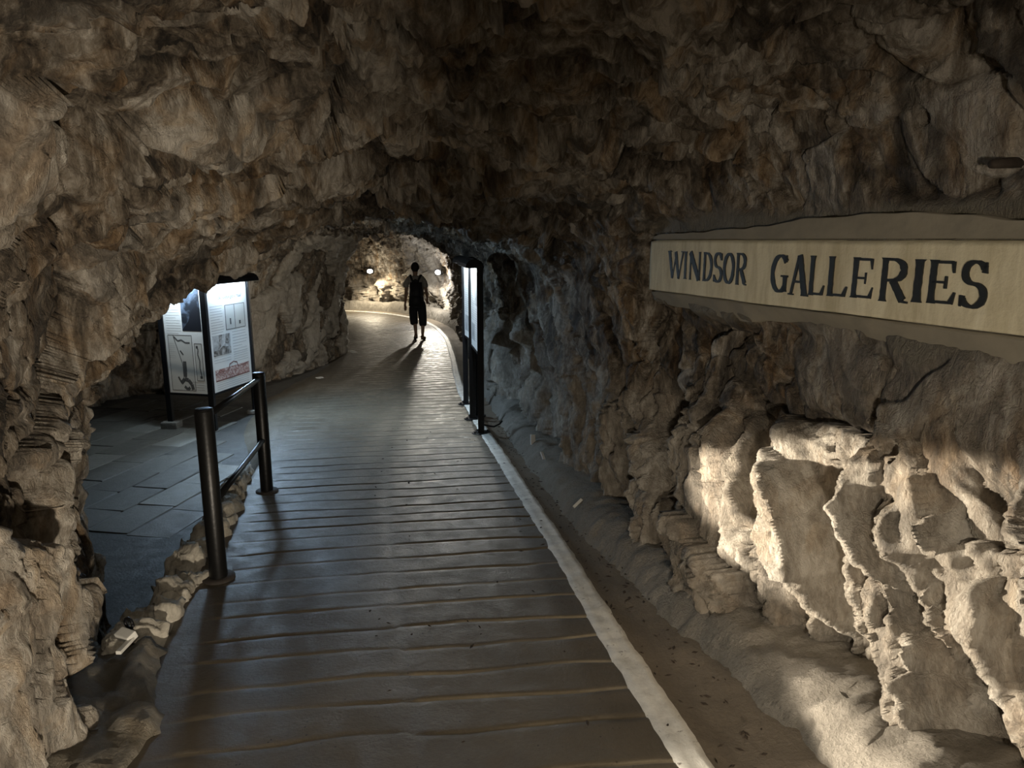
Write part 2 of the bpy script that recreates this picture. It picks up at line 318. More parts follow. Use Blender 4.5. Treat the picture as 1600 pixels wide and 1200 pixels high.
# ribs and hollows low on the right wall, standing between the kerb and the painted panel
zr = base[..., 2]-zp(base[..., 1])
ribs = fbm(strat(base+warp*0.5, 0.14), 5.2, 3, 0.5, 31.0)
low = sstep(1.15, 0.75, zr)*rightn*sstep(9.6, 10.6, colg)
disp += low*(0.25*np.clip(ribs*1.6, -0.85, 0.42)+0.04+0.022*(0.5-2*np.abs(fbm(strat(base+warp, 0.4), 11, 4, .6, 33.0))))
mid_r = rightn*sstep(8.6, 9.4, colg)*sstep(4.2, 5.2, base[..., 1])*sstep(9.5, 8.5, base[..., 1])
disp = disp*(1-0.55*mid_r)+mid_r*(0.13*fbm(strat(base+warp, 0.25), 2.6, 3, 0.5, 13.0)+0.045*(0.4-np.abs(fbm(strat(base+warp*0.5, 0.22), 7.0, 4, 0.6, 71.0))))
pil0 = ((colg < 4.6) & (rowg > 6.6) & (rowg < 10.6))*sstep(6.6, 7.4, rowg)
t6, c6, o6 = worley(strat(base+warp*1.2, 0.45)/0.50+8.8)
disp = disp*(1-0.5*pil0)+pil0*(0.13*(o6-.5)+0.10*t6-0.12*np.exp(-c6/0.055)+0.03*(0.4-np.abs(fbm(strat(base+warp*.4, 0.15), 5.0, 4, .6, 91.0))))
# brow on the left: overhanging strata
tint = np.zeros(P.shape[:2]+(4,), np.float32); tint[..., 3] = 1
tint[..., 0] = 0.5*o1+0.3*o2+0.2*o3
# paler faces: the pillar, the far corner, and the low ribs on the right
pil = ((colg < 4.4) & (rowg > 6.6) & (rowg < 10.6))*sstep(6.6, 7.4, rowg)
tint[..., 2] = np.clip(pil*(0.12+0.75*(o6 > 0.5)), 0, 1); tint[..., 0] = tint[..., 0]*(1-pil)+pil*(0.25+0.75*o6)
tint[..., 2] = np.maximum(tint[..., 2], low*0.55)
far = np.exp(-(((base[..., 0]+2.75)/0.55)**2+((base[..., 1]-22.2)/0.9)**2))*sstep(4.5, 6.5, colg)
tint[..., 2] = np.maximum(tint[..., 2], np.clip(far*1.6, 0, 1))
tint[..., 2] = np.maximum(tint[..., 2], 0.5*sstep(10.2, 10.8, colg)*np.exp(-((base[..., 1]-9.6)/0.9)**2))
tint[..., 2] = np.maximum(tint[..., 2], 0.28*leftn*sstep(3.9, 2.5, base[..., 1])*(o1 > 0.62))
# plaster round the painted panel: the rock is dressed flat there
SA = np.array((1.49, 2.1, 1.55)); SB = np.array((.84, 4.28, 1.55)); SL = float(np.linalg.norm((SA-SB)[:2])); sd = (SA-SB)/SL
sn = np.array((-sd[1], sd[0], 0.)); sn = sn if sn[0] < 0 else -sn   # towards the tunnel
rel = base-SB; su = rel@sd; sw = rel[..., 2]; snn = rel@sn
mu = sstep(-0.10, 0.03, su)*sstep(SL+0.75, SL+0.45, su)
wob = 0.05*fbm(base, 5, 3, 0.5, 2.0)
lowz = 0.30*sstep(0.9, 1.7, su)
mz = sstep(-0.44, -0.33, sw+wob+lowz*0.0)*sstep(0.17+0.0, 0.10, sw+wob*0.6)
msk = (mu*mz*(colg > 7.5))[..., None]
tgt = (-0.03+0.07*np.clip((-0.31-sw)/0.15, 0, 1)+0.012*fbm(base, 9, 3, 0.5, 6))[..., None]
disp += (0.010*(0.6-2*np.abs(fbm(Q, 7.5, 3, .55, 41.0)))+0.005*(0.6-2*np.abs(fbm(Q, 19, 3, .6, 57.0))))
disp *= 1-0.45*sstep(7.6, 8.4, colg)*sstep(9.9, 9.2, colg)*sstep(4.6, 3.9, base[..., 1])
dress = sstep(1.0, 1.7, su)*sstep(SL+1.2, SL+.6, su)*sstep(-0.80, -0.55, sw+wob)*sstep(0.0, -.2, sw)*(colg > 7.5)
disp = disp*(1-0.72*dress)+0.03*dress
tint[..., 2] = np.maximum(tint[..., 2], 0.30*dress)
P = base+NB*disp[..., None]
flat = P-((P-SB)@sn)[..., None]*sn+tgt*sn
P = P*(1-msk)+flat*msk
tint[..., 1] = np.maximum(msk[..., 0]**2, 0)
# pits: drill holes, a square socket, hollows
PITS = [(1.03, 3.15, 2.06, .075, .16, 9), (1.23, 2.67, 2.10, .045, .08, 2), (.34, 5.9, -.12, .20, .22, 2), (-3.65, 12.6, .92, .07, .12, 2), (-3.65, 12.53, .53, .07, .12, 2), (-3.54, 12.8, -.60, .07, .12, 2), (1.26, 2.35, .84, .07, .08, 2), (.06, 7.9, .25, .40, .22, 2), (1.38, 2.5, 1.95, .03, .06, 2)]
for (cx, cy, cz, r, dep, pw) in PITS:
    d = (np.abs(P-np.array((cx, cy, cz)))**pw).sum(-1)**(1/pw); P = P-NB*(dep*sstep(r, r*0.75, d))[..., None]
cL, cC = sum(CSEG[:4]), sum(CSEG[:8])
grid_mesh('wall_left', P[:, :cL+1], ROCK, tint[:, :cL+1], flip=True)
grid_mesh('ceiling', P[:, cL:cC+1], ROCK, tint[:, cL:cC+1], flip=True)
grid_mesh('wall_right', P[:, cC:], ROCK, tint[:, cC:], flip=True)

# ------------------------------------------------------------------ ground
RX = np.array([(1.45,-3),(.98,0),(.664,2),(.52,2.8),(.337,4.08),(0,6.1),(-.221,7.32),(-.5,9),(-.737,10.43),(-1.08,13.48),(-1.46,16.43),(-1.97,18.77),(-2.63,20.6),(-3.6,22.06),(-5.03,23.07),(-7,23.5),(-9,23.6)])
LX = np.array([(-.85,-3),(-1.12,0),(-1.28,2),(-1.47,2.6),(-1.60,2.98),(-1.72,3.58),(-2.03,4.72),(-2.24,5.88),(-2.48,7.0),(-2.8,8.3),(-3.0,9.6),(-3.15,10.8),(-3.2,13),(-3.45,14.7),(-4.3,15.5),(-6,16.2),(-9,16.6)])
def arcl(p): return np.concatenate([[0], np.cumsum(np.linalg.norm(np.diff(p, axis=0), axis=1))])
def curve_at(pts, s):
    a = arcl(pts); return np.stack([np.interp(s, a, pts[:, 0]), np.interp(s, a, pts[:, 1])], -1)
def smooth_poly(pts, n=400):
    a = arcl(pts); s = np.linspace(0, a[-1], n); q = np.stack([np.interp(s, a, pts[:, i]) for i in range(pts.shape[1])], -1)
    w_ = 9; q2 = np.pad(q, ((w_, w_), (0, 0)), mode='reflect', reflect_type='odd')
    return np.stack([np.convolve(q2[:, i], np.ones(2*w_+1)/(2*w_+1), 'valid') for i in range(pts.shape[1])], -1)
RXs = smooth_poly(RX); LXs = smooth_poly(LX)
aR, aL = arcl(RXs), arcl(LXs)
def pair(t):
    return curve_at(LXs, np.interp(t, TR, TL)), curve_at(RXs, t)
TR = [float(aR[np.argmin(abs(RXs[:, 1]-y))]) for y in (-2.9, 0, 2.25, 4.2, 6.3, 8.4, 10.4, 13.6, 16.4)]+[float(aR[-1])]
TL = [float(aL[np.argmin(abs(LXs[:, 1]-y))]) for y in (-2.9, -.25, 1.95, 3.85, 5.9, 7.9, 9.8, 12.9, 14.6)]+[float(aL[-1])]
gs = []; t = 0.35
while t < aR[-1]-.3: gs.append(t); t += 0.222+rnd.uniform(-.02, .02)
rowsT = []; rowsD = []
for k, g in enumerate(gs):
    for o_, d_ in ((-.085, 0), (-.04, 0), (-.013, .1), (-.008, .9), (-.002, 1), (.005, .7), (.013, -.2), (.030, -.05)):
        rowsT.append(g+o_); rowsD.append((k, d_))
rowsT = np.array(rowsT); gk = np.array([d[0] for d in rowsD]); gd = np.array([d[1] for d in rowsD])
lat = np.linspace(0, 1, 72); seam = 0.50
nR, nC = len(rowsT), len(lat)
wig = np.zeros((nR, nC))
gp = np.stack([np.broadcast_to(lat[None, :]*5, (nR, nC)), np.broadcast_to(gk[:, None]*3.7, (nR, nC)), np.zeros((nR, nC))], -1)
wig = 0.020*fbm(gp, 1.0, 3, 0.5, 1.0)-0.10*(lat[None, :]-0.5)**2*np.where(lat[None, :] < seam, 1.2, .5)+0.022*(lat[None, :] < seam)*(np.array([rs.rand()*2-1 for _ in gs])[gk][:, None])
tt = np.clip(rowsT[:, None]+wig, 0.02, aR[-1]-.02)
Lp, Rp = pair(tt)
XY = Lp*(1-lat[None, :, None])+Rp*lat[None, :, None]
fade = sstep(0.03, 0.12, lat)*sstep(1.0, 0.985, lat)*(1-0.9*np.exp(-((lat-seam)/0.012)**2))
depth = (0.0065+0.0075*sstep(3.2, 5.0, XY[..., 1]))*(0.65+0.35*fbm(gp, 0.8, 2, 0.5, 7))*np.where(lat < seam, 0.72, 1.0)
Z = zp(XY[..., 1])-gd[:, None]*depth*fade[None, :]+0.006*fbm(np.concatenate([XY, XY[..., :1]*0], -1), 1.2, 3, .5, 2)-0.004*np.exp(-((lat-seam)/0.008)**2)[None, :]
Ppath = np.concatenate([XY, Z[..., None]], -1)
# shoulder of the ramp running out to the chamber floor on the left
wd = np.interp(Lp[:, 0, 1], [5.2, 6.4, 7.6, 9.6, 10.4, 12], [0.04, 0.12, 0.5, 0.9, 0.5, 0.3])
dirn = (Lp[:, 0]-Rp[:, -1]); dirn /= np.linalg.norm(dirn, axis=1, keepdims=True)
sk = []
for f_, dz_ in ((1.0, 1.0), (0.75, .8), (0.5, .5), (0.25, .18)):
    q = Lp[:, 0]+dirn*(wd*f_)[:, None]; zb = np.minimum(zp(Lp[:, 0, 1]), ZCH)-0.06
    sk.append(np.concatenate([q, (Z[:, 0]*(1-dz_)+zb*dz_)[:, None]], -1))
Ppath = np.concatenate([np.stack(sk, 1), Ppath], 1)
groove_tone = np.zeros(Ppath.shape[:2]+(4,), np.float32); groove_tone[:, 4:, 0] = (np.clip(gd, 0, 1)[:, None]*fade[None, :]*np.clip(0.55+0.5*fbm(gp, 0.6, 3, .6, 5), 0, 1)*np.where(lat < seam, .55, 1.0))
groove_tone[:, 4:, 0] *= sstep(5.6, 3.4, XY[..., 1])  # paler groove colour, strongest near and fading with distance
walk = grid_mesh('walkway', Ppath, PATH, groove_tone)
# chamber floor under everything
gx, gy = np.meshgrid(np.linspace(-11.5, 3.2, 190), np.linspace(-6, 26, 330), indexing='ij')
gz = np.minimum(ZCH, zp(gy)-0.045); gz += 0.010*fbm(np.stack([gx, gy, gx*0], -1), 1.5, 4)-0.012
floor = grid_mesh('floor', np.stack([gx, gy, gz], -1), CHAMB)
# white edge line
def strip(t, offs, hs, nz=0.0, jit=0.0):
    c = curve_at(RXs, t); tg = np.gradient(c, axis=0); tg /= np.linalg.norm(tg, axis=1, keepdims=True); nrm = np.stack([tg[:, 1], -tg[:, 0]], -1)
    out = []
    for o_, h_ in zip(offs, hs):
        oo = o_ if np.ndim(o_) else np.full(len(t), o_)
        xy = c+nrm*oo[:, None]; out.append(np.concatenate([xy, (zp(xy[:, 1])+h_)[:, None]], -1))
    return np.stack(out, 1)
tl = np.arange(0.05, aR[-1]-.05, 0.02)
jj = lambda s: 0.006*fbm(np.stack([tl, tl*0, tl*0], -1), 9, 3, .6, s)
wl = strip(tl, [-.118+jj(1), -.112+jj(1), -.075, -.04+jj(5), -.03+jj(5), 0+jj(3), .008+jj(3)], [-.012, .006, .008, .009, .012, .010, -.03])
wl[:, 1:6, 2] += 0.004*fbm(wl[:, 1:6]*np.array((1, 1, 0)), 22, 3)
trim = grid_mesh('trim_1', wl, PAINT)
# gutter between the line and the rock, kerb along the rock foot
offs = [-.03, .0, .05, .12, .2, .28, .38, .6, 1.0]
gt = strip(tl, offs, [-.06, -.008, -.022, -.034, -.032, -.02, -.008, .0, .0]); gt[..., 2] += 0.008*fbm(gt*np.array((1, 1, 0)), 5, 4, .6)
gut = grid_mesh('floor.001', gt, GUT); gut.name = 'gutter_floor'
kf = np.interp(tl, [0, 3, float(aR[np.argmin(abs(RXs[:, 1]-2))]), float(aR[np.argmin(abs(RXs[:, 1]-4.4))]), float(aR[np.argmin(abs(RXs[:, 1]-6.1))]), float(aR[np.argmin(abs(RXs[:, 1]-8.8))]), float(aR[np.argmin(abs(RXs[:, 1]-13))]), 24, aR[-1]],
               [.42, .40, .375, .17, .175, .24, .26, .35, .5])
prof = [(-.03, -.05), (0, .0), (.02, .035), (.04, .06), (.06, .08), (.08, .097), (.11, .112), (.15, .124), (.19, .13), (.23, .132), (.28, .132), (.34, .13), (.45, .12), (.6, .10)]
hv = 1+0.12*fbm(np.stack([tl, tl*0, tl*0], -1), 1.3, 3, .5, 4); hv *= np.interp(tl, [0, 16, 20, 26], [1, 1, 1.9, 2.2])
kb = strip(tl, [kf+a for a, _ in prof], [hv*b for _, b in prof])
nk = normals(kb); NKS = 1.0 if nk[..., 2].mean() > 0 else -1.0; t4, c4, o4 = worley(kb/0.10, False)
kb += nk*NKS*(0.010*t4+0.006*(o4-.5)+0.013*fbm(kb, 6, 3, .6)+0.011*fbm(kb, 17, 4, .7)-0.004*np.exp(-c4/.08))[..., None]
kerb = grid_mesh('trim_2', kb, KERB)

# rough concrete apron between the left rock and the ramp
dv = np.linspace(-2.8, 2.78, 150); lv = np.linspace(0, 1, 40)
edge = np.interp(dv, LX[:, 1], LX[:, 0])+0.035*fbm(np.stack([dv*0, dv, dv*0], -1), 3.1, 4, .6, 3)-0.02+0.06*np.exp(-((dv-2.2)/.25)**2)
lv = np.concatenate([lv, [1.0, 1.0]]); dv = np.concatenate([dv, [dv[-1]]*2]); edge = np.concatenate([edge, [edge[-1]]*2])
ax = (edge-1.0)[:, None]*(1-lv)+edge[:, None]*lv; ay = np.broadcast_to(dv[:, None], ax.shape).copy()
aq = np.stack([ax, ay, ax*0], -1); t5, c5, o5 = worley(aq/0.22+3.3, True)
az = zp(ay)+0.035+0.16*(1-lv)[None, :]**1.3*sstep(.0, .8, 1-lv)[None, :]+0.030*t5+0.02*(o5-.5)+0.026*fbm(aq, 4.5, 5, .6)
for k_, d_ in ((-2, .06), (-1, .7)): az[k_] = az[-3]-d_; az[:, k_] = az[:, -3]-d_*(.16 if k_ == -1 else .6)
ax[:, -1] += 0.16; ax[:, -2] += .02
atn = np.zeros(az.shape+(4,), np.float32); atn[..., 3] = 1; atn[..., 1] = .75; atn[..., 0] = o5
ap = grid_mesh('floor.002', np.stack([ax, ay, az], -1), ROCK, atn, flip=True); ap.name = 'rough_apron'

# ------------------------------------------------------------------ paving slabs of the chamber floor (pieces of the floor)
def plate_mesh(name, wx, wy, h, seed):
    r = random.Random(seed); bm = bmesh.new()
    v = add_box(bm, (0, 0, 0), (wx, wy, h))
    for q in bm.verts: q.co.x += r.uniform(-.018, .018); q.co.y += r.uniform(-.018, .018)
    bmesh.ops.bevel(bm, geom=bm.edges[:], offset=.008, segments=1, affect='EDGES')
    me = bpy.data.meshes.new(name); bm.to_mesh(me); bm.free(); return me
ang = R(-11); ca, sa = math.cos(ang), math.sin(ang)
k = 0
plates = {}
for i in range(-2, 13):
    off = rnd.uniform(0, .5)
    for j in range(-1, 14):
        lx = -2.2-i*.36; ly = 3.9+j*.55+off
        X = lx*ca-ly*sa-.85; Y = lx*sa+ly*ca-.45
        lim = np.interp(Y, LX[:, 1], LX[:, 0])-np.interp(Y, [5.2, 6.4, 7.6, 9.6], [.2, .3, .62, .9])
        if X > lim-.12 or X < -5.3 or Y < 4.9 or Y > 9.55: continue
        mi = rnd.choice([0, 0, 0, 0, 1, 1, 1, 1, 2]); vi = rnd.randrange(3)
        if (mi, vi) not in plates:
            plates[mi, vi] = plate_mesh('paving_slab', .352, .542, .05, vi); plates[mi, vi].materials.append(SLABM[mi])
        o = bpy.data.objects.new('paving_slab', plates[mi, vi]); C.objects.link(o); o.parent = floor
        o.location = (X, Y, ZCH-.0275+rnd.uniform(-.002, .005)); o.rotation_euler = (rnd.uniform(-.008, .008), rnd.uniform(-.008, .008), ang+rnd.uniform(-.015, .015)); k += 1

# ------------------------------------------------------------------ stones retaining the left edge of the ramp
edging = tag(empty('stone_edging', (-1.7, 3.2, -.25)), 'row of rough pale stones cemented along the left edge of the ramp', None, None, 'structure')
STONEM = []
for nme, a_, b_ in (('pale', (.30, .275, .225), (.62, .58, .50)), ('grey', (.18, .165, .135), (.42, .39, .33))):
    m, nt, b = nodes_of('edging_stone_'+nme); p = obj_pos(nt); f = noise(nt, p, 9, 8, .7, .6)
    nt.links.new(ramp(nt, f, [(.35, a_), (.65, b_)]), b.inputs['Base Color']); b.inputs['Roughness'].default_value = .85
    bump(nt, b, noise(nt, p, 28, 8, .7, .5), .8, .02); STONEM.append(m)
def stone(loc, size, seed, mi, name='stone', parent=None):
    bm = bmesh.new(); bmesh.ops.create_icosphere(bm, subdivisions=4, radius=1)
    co = np.array([v.co for v in bm.verts], np.float32)
    tq, cq, oq = worley(co*1.15+seed*3.1, True)
    rr = 0.86+0.30*tq+0.16*(oq-.5)+0.14*fbm(co, 2.2, 4, .55, seed*7.7)
    co2 = np.sign(co)*np.abs(co)**0.75*rr[:, None]*np.array(size)/2
    for v, c in zip(bm.verts, co2): v.co = c
    o = obj(name, bm, STONEM[mi], parent, None, True)
    o.location = Vector(loc)-(parent.location if parent else Vector())
    o.rotation_euler = (rnd.uniform(-.15, .15), rnd.uniform(-.15, .15), rnd.uniform(-.5, .5)); return o
for i, (x, y, sx, sy, sz, dz, mi) in enumerate([
    (-1.735, 2.76, .15, .17, .20, -.03, 0), (-1.80, 2.93, .12, .14, .22, -.06, 0), (-1.66, 2.90, .20, .15, .20, -.02, 0), (-1.78, 3.07, .16, .14, .26, -.07, 1),
    (-1.66, 3.10, .17, .20, .24, -.03, 0), (-1.74, 3.30, .24, .22, .30, -.05, 0), (-1.80, 3.52, .17, .22, .40, -.11, 1), (-1.705, 3.50, .11, .22, .24, -.06, 0),
    (-1.86, 3.74, .25, .24, .42, -.09, 0), (-1.83, 3.98, .20, .22, .36, -.08, 0), (-1.97, 4.00, .11, .16, .40, -.13, 1), (-1.93, 4.22, .20, .25, .36, -.05, 0),
    (-1.98, 4.48, .20, .25, .36, -.05, 0), (-2.06, 4.76, .22, .25, .36, -.03, 1), (-2.12, 5.02, .17, .24, .36, -.02, 0), (-2.16, 5.26, .14, .16, .32, -.01, 0),
    (-2.26, 5.52, .18, .28, .26, -.05, 1), (-2.30, 5.82, .16, .28, .22, -.06, 0)]):
    stone((x, y, zp(y)+dz), (sx, sy, sz), i+1, mi, 'stone', edging)

# ------------------------------------------------------------------ railing
def railing():
    p0 = Vector((-1.60, 3.55, float(zp(3.55)))); p1 = Vector((-1.925, 5.25, float(zp(5.25))))
    t = tag(empty('railing', p0), 'black two-bar tubular steel railing on the left edge of the ramp', 'railing')
    e = p1-p0; H = .945
    for q in (Vector((0, 0, 0)), e):
        bm = bmesh.new(); add_tube(bm, [(0, 0, -.03), (0, 0, .02), (0, 0, H-.006), (0, 0, H)], [.047, .047, .047, .043], 28)
        po = obj('post', bm, STEEL, t, q, True); 
        bm = bmesh.new(); add_tube(bm, [(0, 0, H), (0, 0, H+.004), (0, 0, H+.006)], [.045, .045, .03], 28); obj('post_cap', bm, BLACK, po, None, True)
        bm = bmesh.new(); add_tube(bm, [(0, 0, -.012), (0, 0, .010), (0, 0, .014)], [.085, .085, .05], 28); obj('base_collar', bm, simple('rusty_black', (.03, .024, .02), .8, 0, .5, 40, .3), po, None, True)
    u = e.normalized()
    for h in (H-.045, .42):
        bm = bmesh.new(); add_tube(bm, [Vector((0, 0, h))+u*.035, Vector((0, 0, h))+e*.5, Vector((0, 0, h))+e-u*.035], .0185, 18); obj('rail', bm, STEEL, t, None, True)
railing()

# ------------------------------------------------------------------ notice boards
PRINT = None
def print_mat(name, base, dark, scale, dist=1.5, lo=.45, hi=.6):
    m, nt, b = nodes_of(name); p = obj_pos(nt)
    nt.links.new(ramp(nt, noise(nt, p, scale, 6, .65, dist), [(lo, dark), (hi, base)]), b.inputs['Base Color']); b.inputs['Roughness'].default_value = .45; return m
PANELW = simple('panel_print_white', (.74, .74, .72), .38, 0, .03, 3)
INK = simple('print_ink', (.10, .10, .10), .5)
INKL = simple('print_ink_light', (.42, .42, .42), .5)
ENGR = print_mat('engraving_print', (.50, .48, .46), (.07, .06, .05), 13, 1., .40, .68)
ENGR2 = print_mat('scene_print', (.60, .60, .59), (.28, .28, .28), 9, 1., .38, .68)
REDP = print_mat('red_drawing_print', (.66, .56, .52), (.30, .13, .11), 26, 1., .42, .62)
BLUEP = print_mat('night_photo_print', (.20, .26, .36), (.015, .018, .025), 6, .4, .4, .7)
PAPER = simple('map_paper_print', (.60, .60, .57), .5, 0, .05, 4)
LED = emit('led_strip_glow', (.80, .92, 1.0), 60)
ZAX = Vector((0, 0, 1))
def board_panel(t, a, b, zb, zt, side, hood_out, lw, tilt, content=None, cool=COOL, pw_=7):
    """panel between floor points a, b (local to t); side: +1/-1 picks the printed face"""
    a = Vector((a[0], a[1], 0)); b = Vector((b[0], b[1], 0)); u = (b-a); W = u.length; u.normalize(); n = u.cross(ZAX)*side
    rot = Matrix((u, n, u.cross(n))).transposed() if side > 0 else Matrix((u, n, u.cross(n))).transposed()
    mid = (a+b)/2
    bm = bmesh.new(); c = mid+ZAX*((zb+zt)/2)
    M3 = Matrix((u, n, ZAX)).transposed()
    add_box(bm, c, (W-.07, .022, zt-zb), M3); bev(bm, .002, 1)
    pn = obj('display_panel', bm, PANELW, t)
    for zz in (zb, zt):
        bm = bmesh.new(); add_box(bm, mid+ZAX*zz, (W-.02, .035, .028), M3); bev(bm, .003, 1); obj('frame_bar', bm, BLACK, t)
    # curved hood over the printed side
    bm = bmesh.new(); prof = [(-.05+0*k, 0) for k in range(0)]
    pr = []
    for k in range(9):
        al = math.pi*k/8; pr.append((-.04+(hood_out+.04)*(1-math.cos(al))/2, .012+.082*math.sin(al)))
    outer = [[bm.verts.new(mid+u*sx*(W/2+.02)+n*q+ZAX*(zt+h)) for q, h in pr] for sx in (-1, 1)]
    inner = [[bm.verts.new(mid+u*sx*(W/2+.02)+n*(q*.96+.001)+ZAX*(zt+h-.012)) for q, h in pr] for sx in (-1, 1)]
    for S in (outer, inner):
        for k in range(8): bm.faces.new((S[0][k], S[0][k+1], S[1][k+1], S[1][k]))
    for k in range(8):
        for i in (0, 1): bm.faces.new((outer[i][k], outer[i][k+1], inner[i][k+1], inner[i][k]))
    for k in (0, 8): bm.faces.new((outer[0][k], outer[1][k], inner[1][k], inner[0][k]))
    for i in (0, 1): bm.faces.new(inner[i])
    hd = obj('hood', bm, BLACK, t)
    bm = bmesh.new(); add_box(bm, mid+n*(hood_out*.55)+ZAX*(zt+.030), (W*.8, .022, .012), M3); obj('led_strip', bm, LED, hd)
    # the strip's light: onto the print, and out into the cave
    for tl_, en_, q_ in ((-.25, pw_, .55), (tilt, lw, .92)):
        d = bpy.data.lights.new('strip_light', 'AREA'); d.shape = 'RECTANGLE'; d.size = W*.8; d.size_y = .03; d.energy = en_; d.color = cool
        lo = bpy.data.objects.new('strip_light', d); C.objects.link(lo); lo.parent = t
        lo.location = mid+n*(hood_out*q_)+ZAX*(zt+.018 if q_ < .9 else zt+.004)
        dn = (-ZAX*math.cos(tl_)+n*math.sin(tl_)); lo.rotation_euler = Matrix((u, (-dn).cross(u), -dn)).transposed().to_euler()
    # flat print: rectangles in panel coordinates, x 0..1 from the reader's left, y 0..1 from the bottom
    lft = a if side > 0 else b; ux = u if side > 0 else -u
    def flat(name, rects, mat, lay=1, stuff=False):
        bm = bmesh.new(); H = zt-zb
        for r in rects:
            if len(r) == 4:
                x0, y0, x1, y1 = r; q4 = [(x0, y0), (x1, y0), (x1, y1), (x0, y1)]
            else: q4 = r[0]
            lo_, hi_ = [], []
            for x, y in q4:
                pt = lft+ux*(.045+x*(W-.09))+ZAX*(zb+.02+y*(H-.04))
                lo_.append(bm.verts.new(pt+n*.0105)); hi_.append(bm.verts.new(pt+n*(.0110+.0006*lay)))
            m_ = len(q4); bm.faces.new(hi_); bm.faces.new(lo_[::-1])
            for k in range(m_): bm.faces.new((lo_[k], lo_[(k+1) % m_], hi_[(k+1) % m_], hi_[k]))
        o = obj(name, bm, mat, pn)
        if stuff: o['kind'] = 'stuff'
        return o
    def lines(x0, x1, y0, y1, n_, seed, th=.0055):
        r = random.Random(seed); out = []
        for i in range(n_):
            y = y1-(y1-y0)*i/(max(n_-1, 1)); out.append((x0, y, x1-(r.uniform(.1, .5)*(x1-x0) if i % 6 == 5 else r.uniform(0, .03)), y+th))
        return out
    def stroke(pts, wd_):
        out = []
        for (xa, ya), (xb, yb) in zip(pts, pts[1:]):
            dx, dy = xb-xa, (yb-ya)*2; l = math.hypot(dx, dy) or 1; ox, oy = -dy/l*wd_, dx/l*wd_/2
            out.append(([(xa-ox, ya-oy), (xb-ox, yb-oy), (xb+ox, yb+oy), (xa+ox, ya+oy)],))
        return out
    if content: content(flat, lines, stroke, (lft, ux, n, W, zb, zt, pn))
def font_text(body, size, shear, mat, parent, M):
    cu = bpy.data.curves.new('title_text', 'FONT'); cu.body = body; cu.size = size; cu.shear = shear; cu.align_x = 'CENTER'; cu.extrude = .0006
    to = bpy.data.objects.new('tmp_text', cu); C.objects.link(to)
    bpy.context.view_layer.update()
    me = bpy.data.meshes.new_from_object(to.evaluated_get(bpy.context.evaluated_depsgraph_get()))
    bpy.data.objects.remove(to); me.name = 'title_text'; me.materials.clear()
    me.transform(M)
    o = link('title_text', me, mat, parent); o['kind'] = 'stuff'; return o
def title(ctx, body, x, y, size):
    lft, ux, n, W, zb, zt, pn = ctx
    pt = lft+ux*(.025+x*(W-.05))+ZAX*(zb+.02+y*(zt-zb-.04))+n*.0125
    M = Matrix((ux, ZAX, n)).transposed().to_4x4(); M.translation = pt
    font_text(body, size, .35, simple('title_ink', (.10, .12, .14), .5), pn, M)
def content_hall(flat, lines, stroke, ctx):
    title(ctx, "St. George's Hall", .56, .865, .070)
    flat('printed_text', lines(.05, .36, .50, .80, 13, 1)+lines(.56, .95, .33, .53, 8, 2)+lines(.06, .50, .27, .32, 3, 3, .004)+lines(.56, .95, .24, .31, 4, 4, .004)+lines(.08, .95, .015, .075, 4, 5, .004), INKL, 1, True)
    flat('plan_drawing', [(.42, .565, .93, .80)], PAPER, 1)
    flat('plan_lines', stroke([(.42, .80), (.42, .565), (.93, .565), (.93, .80), (.42, .80)], .006)+stroke([(.66, .80), (.66, .565)], .006)+[(.525, .61, .56, .67), (.765, .60, .81, .635)], INK, 2)
    flat('siege_engraving', [(.06, .335, .50, .53)], ENGR2, 1)
    flat('engraved_rocks', [([(.06, .335), (.50, .335), (.50, .40), (.40, .405), (.3, .42), (.2, .39), (.06, .385)],), ([(.18, .39), (.25, .42), (.30, .53), (.22, .53)],), ([(.36, .44), (.46, .43), (.48, .53), (.39, .53)],)], ENGR, 2)
    flat('battery_drawing', [(.06, .095, .95, .205)], REDP, 1)
    flat('drawing_outline', [([(.06, .165), (.12, .165), (.18, .20), (.24, .17), (.40, .175), (.44, .225), (.54, .24), (.62, .225), (.64, .18), (.84, .19), (.95, .20), (.95, .205), (.84, .198), (.655, .187), (.63, .235), (.54, .25), (.43, .235), (.39, .18), (.24, .177), (.18, .207), (.115, .172), (.06, .17)],)]+[(.06, .092, .95, .104)], simple('dark_red_ink', (.20, .09, .08), .5), 2)
